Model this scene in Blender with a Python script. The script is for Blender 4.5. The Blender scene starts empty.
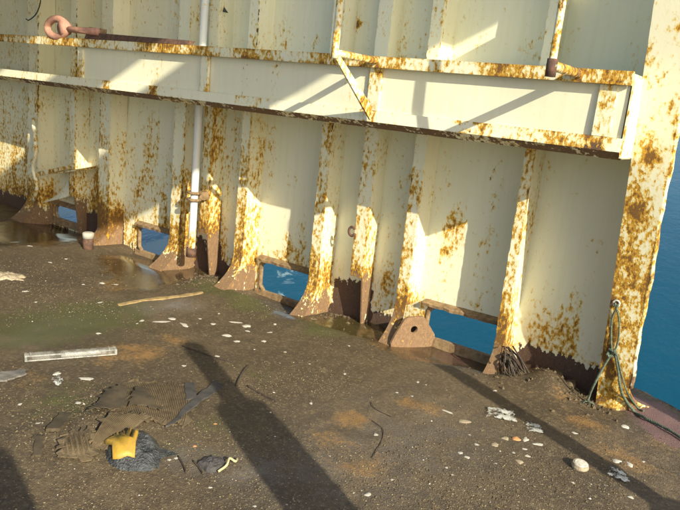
import bpy, math, random
import numpy as np
from mathutils import Matrix, Vector

random.seed(7)
rng = np.random.default_rng(11)
scene = bpy.context.scene
col = scene.collection

# ---------------------------------------------------------------- camera, sky, sun, exposure
# Everything is laid out in ship coordinates (x along the bulwark, y outboard, z up from the deck);
# the wreck lies heeled over to the seaward side, so each top-level object is turned by HEEL at the end.
HEEL = Matrix.Rotation(math.radians(-10), 4, 'X')
cam_data = bpy.data.cameras.new('camera')
cam = bpy.data.objects.new('camera', cam_data)
col.objects.link(cam)
cam_data.sensor_width = 36.0
cam_data.lens = 36.0 * 677.0 / 680.0
cam_data.clip_start = 0.05
cam_data.clip_end = 12000
AX = Vector((0.8043, 0.2123, -0.5551)).normalized()       # ship axes seen from the camera (right, down, forward)
AZ = Vector((0.1021, -0.9695, -0.2229)); AZ = (AZ - AX * AX.dot(AZ)).normalized()
AY = AZ.cross(AX)
R = Matrix(((AX.x, -AX.y, -AX.z), (AY.x, -AY.y, -AY.z), (AZ.x, -AZ.y, -AZ.z))).to_4x4()
cam.matrix_world = HEEL @ Matrix.Translation((0, 0, 1.65)) @ R
scene.camera = cam

SUN_EL = math.radians(26)
to_sun = Vector((0.899 * math.cos(SUN_EL), -0.438 * math.cos(SUN_EL), math.sin(SUN_EL)))
to_sun_w = (HEEL.to_3x3() @ to_sun).normalized()
sun_data = bpy.data.lights.new('sun', 'SUN')
sun_data.energy = 4.5
sun_data.angle = math.radians(0.45)
sun_data.color = (1.0, 0.915, 0.75)
sun = bpy.data.objects.new('sun', sun_data)
col.objects.link(sun)
sun.rotation_mode = 'QUATERNION'
sun.rotation_quaternion = to_sun_w.to_track_quat('Z', 'Y')

world = bpy.data.worlds.new('World')
scene.world = world
world.use_nodes = True
wn = world.node_tree.nodes
bg = wn['Background']
sky = wn.new('ShaderNodeTexSky')
sky.sky_type = 'NISHITA'
sky.sun_disc = False
sky.sun_elevation = math.asin(to_sun_w.z)
sky.sun_rotation = math.atan2(to_sun_w.x, to_sun_w.y)
sky.dust_density = 2.2
sky.ozone_density = 0.6
sky.air_density = 1.0
world.node_tree.links.new(sky.outputs[0], bg.inputs[0])
bg.inputs[1].default_value = 0.125
scene.view_settings.view_transform = 'Standard'
scene.view_settings.look = 'None'
scene.view_settings.gamma = 1.0
scene.view_settings.exposure = 0.68
scene.cycles.max_bounces = 6
scene.cycles.transparent_max_bounces = 6

# ---------------------------------------------------------------- helpers
ROOTS = []

def sm(a, b, x):
    t = np.clip((x - a) / (b - a), 0, 1)
    return t * t * (3 - 2 * t)

_ph = rng.uniform(0, 6.28, (6, 24)); _fr = rng.normal(0, 1, (6, 24, 3))
def wob(p, scale, k=0):
    """smooth pseudo noise about -1..1 at points p (n,3)"""
    p = np.asarray(p, float) * scale
    return np.sin(p @ _fr[k].T + _ph[k]).sum(1) / 5.0

def root(name, label, cat, loc, group=None, kind=None):
    o = bpy.data.objects.new(name, None)
    col.objects.link(o)
    o.location = loc
    o.empty_display_size = 0.1
    tag(o, label, cat, group, kind)
    ROOTS.append(o)
    return o

def tag(o, label=None, cat=None, group=None, kind=None):
    if label: o['label'] = label
    if cat: o['category'] = cat
    if group: o['group'] = group
    if kind: o['kind'] = kind

def base_of(o):
    while o.parent: o = o.parent
    return np.array(o.location)

def make_mesh(name, V, F, mat, wear=None, smooth=False):
    me = bpy.data.meshes.new(name)
    me.from_pydata([tuple(v) for v in V], [], [tuple(f) for f in F])
    if mat: me.materials.append(mat)
    if wear is not None:
        at = me.attributes.new('wear', 'FLOAT_COLOR', 'POINT')
        w = np.ones((len(V), 4)); w[:, :wear.shape[1]] = wear
        at.data.foreach_set('color', w.ravel())
    if smooth: me.shade_smooth()
    me.update()
    return me

def part(name, VF, mat, parent=None, wearf=None, smooth=False, loc=None):
    """One mesh object; vertices come in ship coordinates. Top-level when parent is None (then loc is its base)."""
    V, F = VF
    V = np.asarray(V, float)
    off = base_of(parent) if parent else np.array(loc if loc is not None else (0, 0, 0), float)
    w = wearf(V) if wearf else None
    me = make_mesh(name, V - off, F, mat, w, smooth)
    o = bpy.data.objects.new(name, me)
    col.objects.link(o)
    if parent: o.parent = parent
    else:
        o.location = off
        ROOTS.append(o)
    return o

def join(*vfs):
    V = []; F = []; n = 0
    for v, f in vfs:
        V += [tuple(q) for q in v]; F += [tuple(i + n for i in q) for q in f]; n += len(v)
    return np.array(V), F

def plate(c00, c10, c11, c01, N, nu, nv, bump=0.0, rag=None):
    """A plate over four corners with thickness vector N, split nu x nv on its front; bump dents it; rag = function moving verts"""
    c00, c10, c11, c01, N = [np.array(c, float) for c in (c00, c10, c11, c01, N)]
    u = np.linspace(0, 1, nu + 1); v = np.linspace(0, 1, nv + 1)
    U, W = np.meshgrid(u, v)
    U = U.ravel()[:, None]; W = W.ravel()[:, None]
    P = c00 * (1 - U) * (1 - W) + c10 * U * (1 - W) + c11 * U * W + c01 * (1 - U) * W
    n = N / (np.linalg.norm(N) + 1e-9)
    if bump: P = P + n * (wob(P, 2.2, 0) * bump + wob(P, 6.0, 1) * bump * 0.35)[:, None]
    if rag is not None: P = rag(P, U[:, 0], W[:, 0])
    k = len(P); st = nu + 1
    V = np.vstack([P, P + N])
    F = []
    for j in range(nv):
        for i in range(nu):
            a = j * st + i
            F.append((a, a + 1, a + 1 + st, a + st))
            F.append((k + a, k + a + st, k + a + 1 + st, k + a + 1))
    for i in range(nu):
        F.append((i + 1, i, k + i, k + i + 1))
        t = nv * st + i
        F.append((t, t + 1, k + t + 1, k + t))
    for j in range(nv):
        a = j * st
        F.append((a, a + st, k + a + st, k + a))
        b = a + nu
        F.append((b + st, b, k + b, k + b + st))
    return V, F

def poly_prism(pts, d, axis):
    """outline pts (3d points in a plane) extruded by vector d"""
    pts = [np.array(p, float) for p in pts]; d = np.array(d, float); n = len(pts)
    V = pts + [p + d for p in pts]
    F = [tuple(range(n)), tuple(range(2 * n - 1, n - 1, -1))]
    for i in range(n):
        j = (i + 1) % n
        F.append((j, i, n + i, n + j))
    return np.array(V), F

def spline(P, n=8):
    P = [np.array(p, float) for p in P]
    if len(P) < 3: return [P[0] + (P[1] - P[0]) * t for t in np.linspace(0, 1, n)]
    Q = [2 * P[0] - P[1]] + P + [2 * P[-1] - P[-2]]
    out = []
    for i in range(1, len(Q) - 2):
        a, b, c, d = Q[i - 1:i + 3]
        for t in np.linspace(0, 1, n, endpoint=False):
            out.append(0.5 * (2 * b + (c - a) * t + (2 * a - 5 * b + 4 * c - d) * t * t + (3 * b - a - 3 * c + d) * t ** 3))
    out.append(P[-1])
    return out

def tube(P, r, seg=8, cap=True):
    P = [np.array(p, float) for p in P]
    n = len(P)
    rr = r if hasattr(r, '__len__') else [r] * n
    V = []; F = []
    prev = None
    for i in range(n):
        t = P[min(i + 1, n - 1)] - P[max(i - 1, 0)]
        t = t / (np.linalg.norm(t) + 1e-9)
        if prev is None:
            a = np.array((0, 0, 1.0)) if abs(t[2]) < 0.9 else np.array((1.0, 0, 0))
        else: a = prev
        x = a - t * (a @ t); x /= np.linalg.norm(x) + 1e-9
        prev = x
        y = np.cross(t, x)
        for k in range(seg):
            an = 2 * math.pi * k / seg
            V.append(P[i] + rr[i] * (math.cos(an) * x + math.sin(an) * y))
    for i in range(n - 1):
        for k in range(seg):
            k2 = (k + 1) % seg
            F.append((i * seg + k, i * seg + k2, (i + 1) * seg + k2, (i + 1) * seg + k))
    if cap:
        F.append(tuple(range(seg - 1, -1, -1)))
        F.append(tuple((n - 1) * seg + k for k in range(seg)))
    return np.array(V), F

def rope(P, r, pitch=0.035, strands=3):
    P = spline(P, 12)
    Q = [P[0]]
    for p in P[1:]:                                   # even steps
        L = np.linalg.norm(p - Q[-1]); m = max(1, int(L / 0.006))
        q0 = Q[-1]
        for i in range(1, m + 1): Q.append(q0 + (p - q0) * i / m)
    out = []
    d = np.zeros(len(Q)); 
    for i in range(1, len(Q)): d[i] = d[i - 1] + np.linalg.norm(Q[i] - Q[i - 1])
    for s in range(strands):
        S = []
        for i, q in enumerate(Q):
            t = Q[min(i + 1, len(Q) - 1)] - Q[max(i - 1, 0)]; t /= np.linalg.norm(t) + 1e-9
            a = np.array((0, 1.0, 0)) if abs(t[1]) < 0.9 else np.array((1.0, 0, 0))
            x = a - t * (a @ t); x /= np.linalg.norm(x); y = np.cross(t, x)
            an = d[i] / pitch * 2 * math.pi + s * 2 * math.pi / strands
            S.append(q + r * 0.55 * (math.cos(an) * x + math.sin(an) * y))
        out.append(tube(S, r * 0.55, 5))
    return join(*out)

# ---------------------------------------------------------------- materials
class NT:
    def __init__(self, name):
        self.m = bpy.data.materials.new(name); self.m.use_nodes = True
        self.t = self.m.node_tree; self.n = self.t.nodes
        self.b = self.n['Principled BSDF']
    def node(self, typ, **kw):
        x = self.n.new(typ)
        for k, v in kw.items(): setattr(x, k, v)
        return x
    def set(self, sock, v):
        if hasattr(v, 'is_output') or hasattr(v, 'links'): self.t.links.new(v, sock)
        else: sock.default_value = v
    def math(self, op, a, b=0.0, c=None, clamp=False):
        x = self.node('ShaderNodeMath', operation=op, use_clamp=clamp)
        self.set(x.inputs[0], a); self.set(x.inputs[1], b)
        if c is not None: self.set(x.inputs[2], c)
        return x.outputs[0]
    def mapr(self, v, a, b, c=0.0, d=1.0, smooth=True):
        x = self.node('ShaderNodeMapRange', interpolation_type='SMOOTHSTEP' if smooth else 'LINEAR')
        self.set(x.inputs[0], v)
        for i, q in enumerate((a, b, c, d)): self.set(x.inputs[1 + i], q)
        return x.outputs[0]
    def mix(self, f, a, b, blend='MIX'):
        x = self.node('ShaderNodeMix', data_type='RGBA', blend_type=blend)
        self.set(x.inputs[0], f)
        self.set(x.inputs[6], a if hasattr(a, 'is_output') else (*a, 1))
        self.set(x.inputs[7], b if hasattr(b, 'is_output') else (*b, 1))
        return x.outputs[2]
    def coord(self, scale=(1, 1, 1), loc=(0, 0, 0)):
        tc = self.node('ShaderNodeTexCoord'); mp = self.node('ShaderNodeMapping')
        mp.inputs['Scale'].default_value = scale; mp.inputs['Location'].default_value = loc
        self.t.links.new(tc.outputs['Object'], mp.inputs[0])
        return mp.outputs[0]
    def noise(self, co, scale, detail=4, rough=0.55, dist=0.0):
        x = self.node('ShaderNodeTexNoise')
        self.t.links.new(co, x.inputs['Vector'])
        x.inputs['Scale'].default_value = scale; x.inputs['Detail'].default_value = detail
        x.inputs['Roughness'].default_value = rough; x.inputs['Distortion'].default_value = dist
        return x.outputs[0]
    def voro(self, co, scale, feat='F1', out='Distance'):
        x = self.node('ShaderNodeTexVoronoi', feature=feat)
        self.t.links.new(co, x.inputs['Vector']); x.inputs['Scale'].default_value = scale
        return x.outputs[out]
    def attr(self, name):
        a = self.node('ShaderNodeAttribute', attribute_name=name)
        s = self.node('ShaderNodeSeparateColor'); self.t.links.new(a.outputs['Color'], s.inputs[0])
        return s.outputs
    def bump(self, h, strength, dist):
        x = self.node('ShaderNodeBump'); x.inputs['Strength'].default_value = strength; x.inputs['Distance'].default_value = dist
        self.t.links.new(h, x.inputs['Height']); self.t.links.new(x.outputs[0], self.b.inputs['Normal'])
        return x
    def out(self, color=None, rough=None, metal=None, spec=None):
        if color is not None: self.set(self.b.inputs['Base Color'], color if hasattr(color, 'is_output') else (*color, 1))
        if rough is not None: self.set(self.b.inputs['Roughness'], rough)
        if metal is not None: self.set(self.b.inputs['Metallic'], metal)
        if spec is not None: self.set(self.b.inputs['Specular IOR Level'], spec)
        return self.m

def painted_steel(name, paint=(0.80, 0.78, 0.565), drip=0.19):
    N = NT(name)
    r, g, b = N.attr('wear')[:3]
    co = N.coord((1, 1, drip)); ci = N.coord((1, 1, 0.62), (3.1, 1.7, 0.4))
    n1 = N.noise(co, 7.0, 6, 0.62)
    n2 = N.noise(ci, 42.0, 4, 0.62)
    n3 = N.noise(ci, 2.0, 3, 0.5)
    fine = N.noise(ci, 130.0, 3, 0.6)
    big = N.math('ADD', N.math('MULTIPLY', N.math('SUBTRACT', n1, 0.5), 2.1), N.math('MULTIPLY', N.math('SUBTRACT', n2, 0.5), 2.9))
    v = N.math('ADD', big, N.math('ADD', N.math('MULTIPLY', r, 1.7), N.math('MULTIPLY', N.math('SUBTRACT', n3, 0.5), 0.9)))
    halo = N.mapr(v, 0.62, 1.15)
    core = N.mapr(v, 0.98, 1.22)
    deep = N.mapr(v, 1.28, 1.55)
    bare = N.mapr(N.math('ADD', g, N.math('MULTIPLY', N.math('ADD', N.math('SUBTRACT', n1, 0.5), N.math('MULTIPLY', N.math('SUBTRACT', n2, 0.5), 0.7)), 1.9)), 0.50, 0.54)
    streak = N.noise(N.coord((1, 1, 0.06), (0.3, 0, 0)), 26.0, 4, 0.6)
    p = N.mix(N.mapr(streak, 0.4, 0.8, 0.0, 0.35), paint, tuple(c * q for c, q in zip(paint, (0.86, 0.82, 0.70))))
    p = N.mix(N.mapr(n3, 0.42, 0.7, 0.0, 0.5), p, tuple(c * q for c, q in zip(paint, (0.92, 0.93, 0.9))))
    c = N.mix(N.math('MULTIPLY', halo, 0.82), p, (0.66, 0.45, 0.045))
    rc = N.mix(N.mapr(fine, 0.35, 0.65), (0.58, 0.325, 0.020), (0.37, 0.175, 0.016))
    c = N.mix(core, c, rc)
    c = N.mix(N.math('MULTIPLY', deep, 0.8), c, (0.10, 0.045, 0.018))
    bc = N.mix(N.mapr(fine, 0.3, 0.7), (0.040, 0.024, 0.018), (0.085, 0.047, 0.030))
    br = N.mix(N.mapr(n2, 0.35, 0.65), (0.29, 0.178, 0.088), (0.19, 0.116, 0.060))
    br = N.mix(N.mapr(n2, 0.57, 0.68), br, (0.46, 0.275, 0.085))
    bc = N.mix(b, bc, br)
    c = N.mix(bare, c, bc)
    rough = N.math('ADD', 0.42, N.math('MULTIPLY', N.math('MAXIMUM', core, bare), 0.42))
    hgt = N.math('SUBTRACT', N.math('ADD', N.math('MULTIPLY', fine, 0.16), N.math('MULTIPLY', n2, 0.14)),
                 N.math('ADD', N.math('MULTIPLY', core, 0.35), N.math('MULTIPLY', bare, 0.6)))
    N.bump(hgt, 0.55, 0.006)
    return N.out(c, rough)

M_PAINT = painted_steel('weathered cream paint on steel')
M_PIPE = painted_steel('weathered pale grey paint', (0.66, 0.68, 0.64), 0.3)

def simple(name, c1, c2, scale=20, rough=0.8, bump=0.3, bd=0.004, metal=0.0, detail=5):
    N = NT(name); co = N.coord()
    n = N.noise(co, scale, detail, 0.6)
    n2 = N.noise(co, scale * 4.3, 3, 0.6)
    c = N.mix(N.mapr(n, 0.35, 0.65), c1, c2)
    c = N.mix(N.mapr(n2, 0.55, 0.75, 0, 0.4), c, tuple(q * 0.5 for q in c1))
    if bump: N.bump(N.math('ADD', n, N.math('MULTIPLY', n2, 0.5)), bump, bd)
    return N.out(c, rough, metal)

M_RUST = simple('brown rusted steel', (0.18, 0.115, 0.055), (0.30, 0.205, 0.10), 25, 0.85, 0.5)
M_RUSTDARK = simple('dark rusted steel', (0.075, 0.042, 0.028), (0.15, 0.08, 0.045), 30, 0.85, 0.5)
M_SHACKLE = simple('pinkish rusted steel', (0.42, 0.21, 0.14), (0.52, 0.29, 0.20), 30, 0.8, 0.4)
M_ROPE = simple('green polypropylene rope', (0.06, 0.09, 0.06), (0.14, 0.165, 0.11), 60, 0.75, 0.2)
M_ROPEGREY = simple('greyed rope fibre', (0.085, 0.065, 0.045), (0.04, 0.03, 0.022), 60, 0.9, 0.2)
M_WIRE = simple('dark green wire', (0.02, 0.04, 0.03), (0.035, 0.05, 0.04), 40, 0.5, 0)
M_SHELL = simple('bleached shell', (0.62, 0.60, 0.51), (0.40, 0.37, 0.29), 60, 0.55, 0.25, 0.002)
M_SHELLTAN = simple('tan shell', (0.42, 0.36, 0.24), (0.30, 0.24, 0.15), 60, 0.6, 0.25, 0.002)
M_ORANGE = simple('orange shell', (0.70, 0.27, 0.08), (0.60, 0.36, 0.17), 40, 0.5, 0.2, 0.002)
M_CARD = simple('sodden brown cardboard', (0.095, 0.068, 0.035), (0.150, 0.110, 0.056), 22, 0.9, 0.35, 0.003)
M_CARDDARK = simple('dark sodden cardboard', (0.052, 0.040, 0.022), (0.092, 0.070, 0.038), 16, 0.8, 0.3, 0.003)
M_RUBBER = simple('dusty black rubber', (0.045, 0.043, 0.039), (0.078, 0.073, 0.064), 18, 0.7, 0.3, 0.002)
M_GLOVE = simple('yellow rubber', (0.50, 0.30, 0.03), (0.40, 0.25, 0.045), 30, 0.55, 0.35, 0.003)
M_POUCH = simple('dark blue grey plastic film', (0.032, 0.036, 0.036), (0.085, 0.092, 0.090), 22, 0.30, 0.9, 0.03)
M_WOOD = simple('weathered pale wood', (0.36, 0.26, 0.11), (0.22, 0.155, 0.07), 22, 0.8, 0.4, 0.003)
M_TWIG = simple('dark twig', (0.035, 0.025, 0.018), (0.07, 0.05, 0.035), 40, 0.9, 0.3)
M_MUD = simple('dry mud clods', (0.085, 0.062, 0.033), (0.14, 0.104, 0.056), 24, 0.95, 0.6, 0.008)
M_FOAM = simple('charcoal foam', (0.045, 0.042, 0.038), (0.08, 0.075, 0.07), 60, 0.95, 0.5)
M_CREAM = simple('cream plastic strip', (0.55, 0.50, 0.28), (0.45, 0.40, 0.2), 30, 0.5, 0.1)
M_STEELGREY = simple('grey painted steel', (0.45, 0.44, 0.36), (0.35, 0.32, 0.25), 8, 0.6, 0.2)

def clear_plastic(name, tint, alpha_lo, alpha_hi, rough=0.2, scale=9):
    N = NT(name); co = N.coord()
    n = N.noise(co, scale, 5, 0.6)
    N.set(N.b.inputs['Alpha'], N.mapr(n, 0.35, 0.65, alpha_lo, alpha_hi))
    N.bump(N.noise(co, scale * 4, 3), 0.4, 0.004)
    return N.out(tint, rough)
M_DIFF = clear_plastic('clear ribbed acrylic', (0.60, 0.60, 0.53), 0.0, 0.26, 0.10, 12)
M_DIFFEDGE = clear_plastic('clouded acrylic edge', (0.55, 0.55, 0.48), 0.12, 0.50, 0.2, 30)
M_FILM = clear_plastic('crumpled clear film', (0.66, 0.67, 0.60), -0.15, 0.75, 0.2, 30)

# deck: mud, shell sand, wet patches, algae and rust stains; wear = (wet, algae, rust), tone = (grit, primer and painted sheen, pale)
def deck_material():
    N = NT('muddy steel deck')
    wet, alg, rus = N.attr('wear')[:3]
    grit, prim_sheen, pale = N.attr('tone')[:3]
    co = N.coord()
    nl = N.noise(co, 1.1, 5, 0.6); nm = N.noise(co, 6.0, 5, 0.65); nf = N.noise(co, 45.0, 4, 0.65); nx = N.noise(co, 170.0, 3, 0.6)
    c = N.mix(N.mapr(nl, 0.35, 0.65), (0.070, 0.051, 0.027), (0.132, 0.096, 0.051))
    c = N.mix(N.mapr(nm, 0.42, 0.62, 0, 0.75), c, (0.078, 0.056, 0.029))
    c = N.mix(N.mapr(nf, 0.36, 0.50, 0.55, 0), c, (0.060, 0.043, 0.024))
    c = N.mix(N.mapr(nf, 0.52, 0.68, 0, 0.8), c, (0.185, 0.145, 0.080))
    cell = N.node('ShaderNodeTexVoronoi'); N.t.links.new(co, cell.inputs['Vector']); cell.inputs['Scale'].default_value = 140.0
    sep = N.node('ShaderNodeSeparateColor'); N.t.links.new(cell.outputs['Color'], sep.inputs[0])
    chip = N.math('MULTIPLY', N.mapr(sep.outputs[0], 0.93, 0.96), N.mapr(cell.outputs['Distance'], 0.45, 0.3))
    gm = N.math('MULTIPLY', chip, N.mapr(N.math('ADD', grit, N.math('MULTIPLY', N.math('SUBTRACT', nm, 0.5), 1.0)), 0.25, 0.75, 0.08, 1.0))
    c = N.mix(N.math('MULTIPLY', pale, N.mapr(nm, 0.4, 0.6, 0.3, 0.9)), c, (0.20, 0.185, 0.16))
    am = N.mapr(N.math('ADD', N.math('MULTIPLY', alg, 0.7), N.math('ADD', N.math('MULTIPLY', N.math('SUBTRACT', nm, 0.5), 1.6), N.math('MULTIPLY', N.math('SUBTRACT', nf, 0.5), 1.3))), 0.2, 0.75, 0, 0.85)
    c = N.mix(am, c, N.mix(nf, (0.050, 0.058, 0.014), (0.10, 0.10, 0.026)))
    rm = N.mapr(N.math('ADD', N.math('MULTIPLY', rus, 0.7), N.math('ADD', N.math('MULTIPLY', N.math('SUBTRACT', nm, 0.5), 1.7), N.math('MULTIPLY', N.math('SUBTRACT', nf, 0.5), 1.0))), 0.18, 0.9, 0, 0.85)
    c = N.mix(rm, c, N.mix(nf, (0.22, 0.12, 0.035), (0.33, 0.19, 0.065)))
    pm = N.mapr(N.math('ADD', prim_sheen, N.math('MULTIPLY', N.math('SUBTRACT', nm, 0.5), 1.1)), 0.35, 0.65, 0, 0.85)
    c = N.mix(pm, c, (0.17, 0.095, 0.085))
    wm = N.mapr(N.math('ADD', wet, N.math('MULTIPLY', N.math('SUBTRACT', nm, 0.5), 0.8)), 0.35, 0.6)
    c = N.mix(N.math('MULTIPLY', gm, 0.6), c, (0.40, 0.345, 0.21))
    c = N.mix(N.math('MULTIPLY', wm, 0.55), c, N.mix(nf, (0.040, 0.024, 0.012), (0.065, 0.040, 0.02)))
    dry = N.mapr(wm, 0.0, 1.0, 1.0, 0.06, False)
    h = N.math('MULTIPLY', N.math('ADD', N.math('ADD', N.math('MULTIPLY', nf, 0.30), N.math('ADD', N.math('MULTIPLY', nx, 0.45), N.math('MULTIPLY', cell.outputs['Distance'], 0.35))), N.math('MULTIPLY', gm, 0.5)), dry)
    N.bump(h, 0.6, 0.012)
    return N.out(c, N.mapr(wm, 0, 1, 0.74, 0.10, False))
M_DECK = deck_material()

def sea_material():
    N = NT('sea water')
    co = N.coord()
    a = N.noise(N.coord((1, 0.45, 1)), 0.9, 5, 0.6); b = N.noise(co, 5.0, 3, 0.6); l = N.noise(co, 0.05, 4, 0.6)
    foam = N.attr('wear')[0]  # weight of the pale water patches
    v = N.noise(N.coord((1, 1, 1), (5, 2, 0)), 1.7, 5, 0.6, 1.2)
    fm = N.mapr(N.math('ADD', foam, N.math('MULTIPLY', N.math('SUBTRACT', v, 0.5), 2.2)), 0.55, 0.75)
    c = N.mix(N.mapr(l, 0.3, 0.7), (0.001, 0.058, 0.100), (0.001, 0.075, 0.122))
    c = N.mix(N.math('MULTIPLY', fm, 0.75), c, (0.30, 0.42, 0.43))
    N.bump(N.math('ADD', N.math('MULTIPLY', a, 1.0), N.math('MULTIPLY', b, 0.16)), 0.35, 0.10)
    N.b.inputs['IOR'].default_value = 1.33
    N.b.inputs['Specular IOR Level'].default_value = 0.5
    return N.out(c, N.mapr(fm, 0, 1, 0.12, 0.7, False))
M_SEA = sea_material()
# ---------------------------------------------------------------- sea (level; the ship is heeled)
YP = 4.32            # inner face of the plating
def lines(*segs):
    out = []
    for a, b, n in segs: out += list(np.linspace(a, b, n, endpoint=False))
    return np.array(out + [segs[-1][1]])
def grid(xs, ys):
    X, Yg = np.meshgrid(xs, ys)
    n = len(xs)
    F = [(j * n + i, j * n + i + 1, (j + 1) * n + i + 1, (j + 1) * n + i) for j in range(len(ys) - 1) for i in range(n - 1)]
    return np.stack([X.ravel(), Yg.ravel(), np.zeros(X.size)], 1), F

SEA_Z = -2.7
V, F = grid(lines((-6000, -60, 12), (-60, -30, 10), (-30, 10, 120), (10, 60, 10), (60, 6000, 12)),
            lines((-6000, -60, 10), (-60, 3, 10), (3, 25, 90), (25, 60, 10), (60, 6000, 12)))
V[:, 2] = SEA_Z
def pale_water_w(P):
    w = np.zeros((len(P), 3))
    for (x, y), r, a in PALE_WATER:
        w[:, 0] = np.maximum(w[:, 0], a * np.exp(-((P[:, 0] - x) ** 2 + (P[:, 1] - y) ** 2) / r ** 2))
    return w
PALE_WATER = [((-9.422, 7.331), 1.1, 1.1), ((-9.362, 7.689), 1.0, 1.0), ((-12.846, 7.733), 1.6, 0.75), ((-6.878, 8.055), 0.55, 0.62), ((-6.365, 7.580), 0.4, 0.55)]  # pale patches on the water outside the ports
sea = part('sea', (V, F), M_SEA, None, pale_water_w)
ROOTS.remove(sea)
tag(sea, kind='structure')

# ---------------------------------------------------------------- deck
WET = [((-4.911, 4.010), .50, 1), ((-4.620, 3.944), .28, 1.1), ((-6.617, 4.165), .5, .9), ((-6.384, 3.635), .6, .8), ((-1.858, 4.231), .24, 1.1), ((-1.562, 4.249), .16, 1.0),
       ((-2.739, 4.116), .24, .8), ((-2.414, 4.178), .26, .85), ((-4.388, 3.490), .3, .6), ((-2.050, 3.995), .2, .8), ((-3.154, 3.954), .2, .7)]
ALG = [((-3.957, 2.572), .42, 1), ((-3.970, 2.918), .3, .9), ((-4.034, 3.916), .22, 1.1), ((-3.676, 3.934), .22, 1), ((-3.420, 3.840), .2, .8), ((-2.684, 4.040), .26, 1), ((-2.463, 4.185), .2, .9),
       ((-2.826, 3.854), .2, .7), ((-2.919, 1.848), .25, .8), ((-3.973, 2.228), .3, .8), ((-2.534, 2.891), .2, .5), ((-2.186, 2.130), .3, .45)]
RUS = [((-3.189, 2.595), .16, .9), ((-3.260, 2.405), .14, .8), ((-3.235, 2.873), .14, .7), ((-4.476, 3.359), .22, .8), ((-1.794, 2.891), .08, 1.1), ((-1.790, 2.792), .12, .7), ((-1.443, 2.469), .15, .8),
       ((-1.723, 2.553), .15, .6), ((-1.541, 3.279), .09, 1.1), ((-1.682, 3.237), .08, .9), ((-0.813, 3.789), .12, .9), ((-0.613, 3.551), .12, .9), ((-0.458, 3.486), .1, .8), ((-3.122, 4.039), .12, .7),
       ((-2.204, 4.047), .2, .7), ((-2.401, 4.158), .22, .7), ((-1.031, 4.009), .2, .5), ((-0.439, 3.921), .2, .5), ((-3.284, 1.840), .15, .4)]
GRI = [((-2.702, 3.874), .35, .9), ((-0.983, 2.736), .6, 1), ((-2.096, 1.555), .6, 1.1), ((-4.588, 2.894), .7, .9), ((-1.864, 2.012), .5, 1), ((-2.936, 1.696), .5, .7), ((-0.719, 3.065), .35, .8),
       ((-2.279, 3.010), .35, .6), ((-2.433, 2.089), .4, .7), ((-2.413, 4.248), .3, .7), ((-3.374, 3.735), .3, .5), ((-1.094, 2.459), .4, .9), ((-2.217, 2.673), .4, .6)]
PRI_SHEEN = [((-0.464, 4.168), .2, 1), ((-0.590, 4.399), .14, 1), ((-0.369, 3.995), .12, .9), ((-1.855, 4.176), .2, .75), ((-0.748, 4.435), .1, .6)]  # purple primer; the patch by the right port paints a wet purple sheen
PAL = [((-3.796, 3.403), .14, 1), ((-3.874, 3.090), .14, .9), ((-3.909, 2.468), .2, .9), ((-3.841, 2.219), .15, .7), ((-1.802, 2.075), .12, .5), ((-2.060, 1.954), .12, .6), ((-1.548, 2.337), .4, .35), ((-1.449, 3.000), .5, .35)]
def field(P, L):
    w = np.zeros(len(P))
    for (x, y), r, a in L:
        w += a * np.exp(-((P[:, 0] - x) ** 2 + (P[:, 1] - y) ** 2) / r ** 2)
    return w
BUMPS = [((-1.30, 4.20), .17, .060), ((-1.18, 4.17), .14, .06), ((-1.05, 4.13), .15, .04), ((-1.40, 4.13), .09, .05),
         ((-2.596, 2.158), .3, .018), ((-2.552, 1.883), .2, .025), ((-2.583, 1.637), .25, .015), ((-4.159, 4.058), .14, .03), ((-3.676, 3.934), .14, .025), ((-2.812, 4.020), .2, .02), ((-2.825, 4.236), .12, .03),
         ((-2.5, 4.25), .2, .03), ((-1.581, 3.235), .08, .008), ((-0.727, 3.778), .1, .012)]
def hz(P):
    P = np.atleast_2d(np.asarray(P, float))[:, :2]
    Q = np.hstack([P, np.zeros((len(P), 1))])
    wet = np.clip(field(Q, WET), 0, 1)
    h = (wob(Q, 1.6, 2) * .010 + wob(Q, 7, 3) * .0045 + wob(Q, 22, 4) * .002) * (1 - .92 * wet) - .012 * wet
    port = np.zeros(len(P))
    for a_, b_, d_ in ((-5.6, -4.75, .085), (-3.9, -3.1, .085), (-7.1, -6.4, .06), (-2.2, -1.5, .012)):
        port = np.maximum(port, d_ * sm(a_ - .12, a_ + .12, P[:, 0]) * sm(b_ + .12, b_ - .12, P[:, 0]))
    h = h - np.maximum(port, .03) * sm(3.85, 4.28, P[:, 1])
    for (x, y), r, a in BUMPS:
        d2 = ((P[:, 0] - x) ** 2 + (P[:, 1] - y) ** 2) / r ** 2
        h = h + a * np.exp(-d2) * (1 + .30 * wob(Q, 16, 5))
    return h
def hz1(x, y): return float(hz([(x, y)])[0])
def edge_y(x): return 4.66 - .52 * (x + .72)
xs = lines((-30, -9, 12), (-9, -4, 170), (-4, .8, 230), (.8, 14, 12))
ys = lines((-9, .6, 8), (.6, 4.33, 170), (4.33, 4.7, 14))
V, F = grid(xs, ys)
V[:, 2] = hz(V)
cx = V[:, 0]; cy = V[:, 1]
ey_ = np.where(cx > -.80, 4.66 - .52 * (np.clip(cx, -.8, .6) + .72), 4.33)
keep = (cy < ey_ + .05)
V[:, 1] = np.minimum(cy, ey_)
F = [f for f in F if keep[list(f)].all()]
def deckw(P):
    return np.stack([np.clip(field(P, WET), 0, 1.2), np.clip(field(P, ALG), 0, 1), np.clip(field(P, RUS), 0, 1)], 1)
deck = part('deck', (V, F), M_DECK, None, deckw, smooth=True)
tag(deck, kind='structure')
at = deck.data.attributes.new('tone', 'FLOAT_COLOR', 'POINT')
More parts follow.
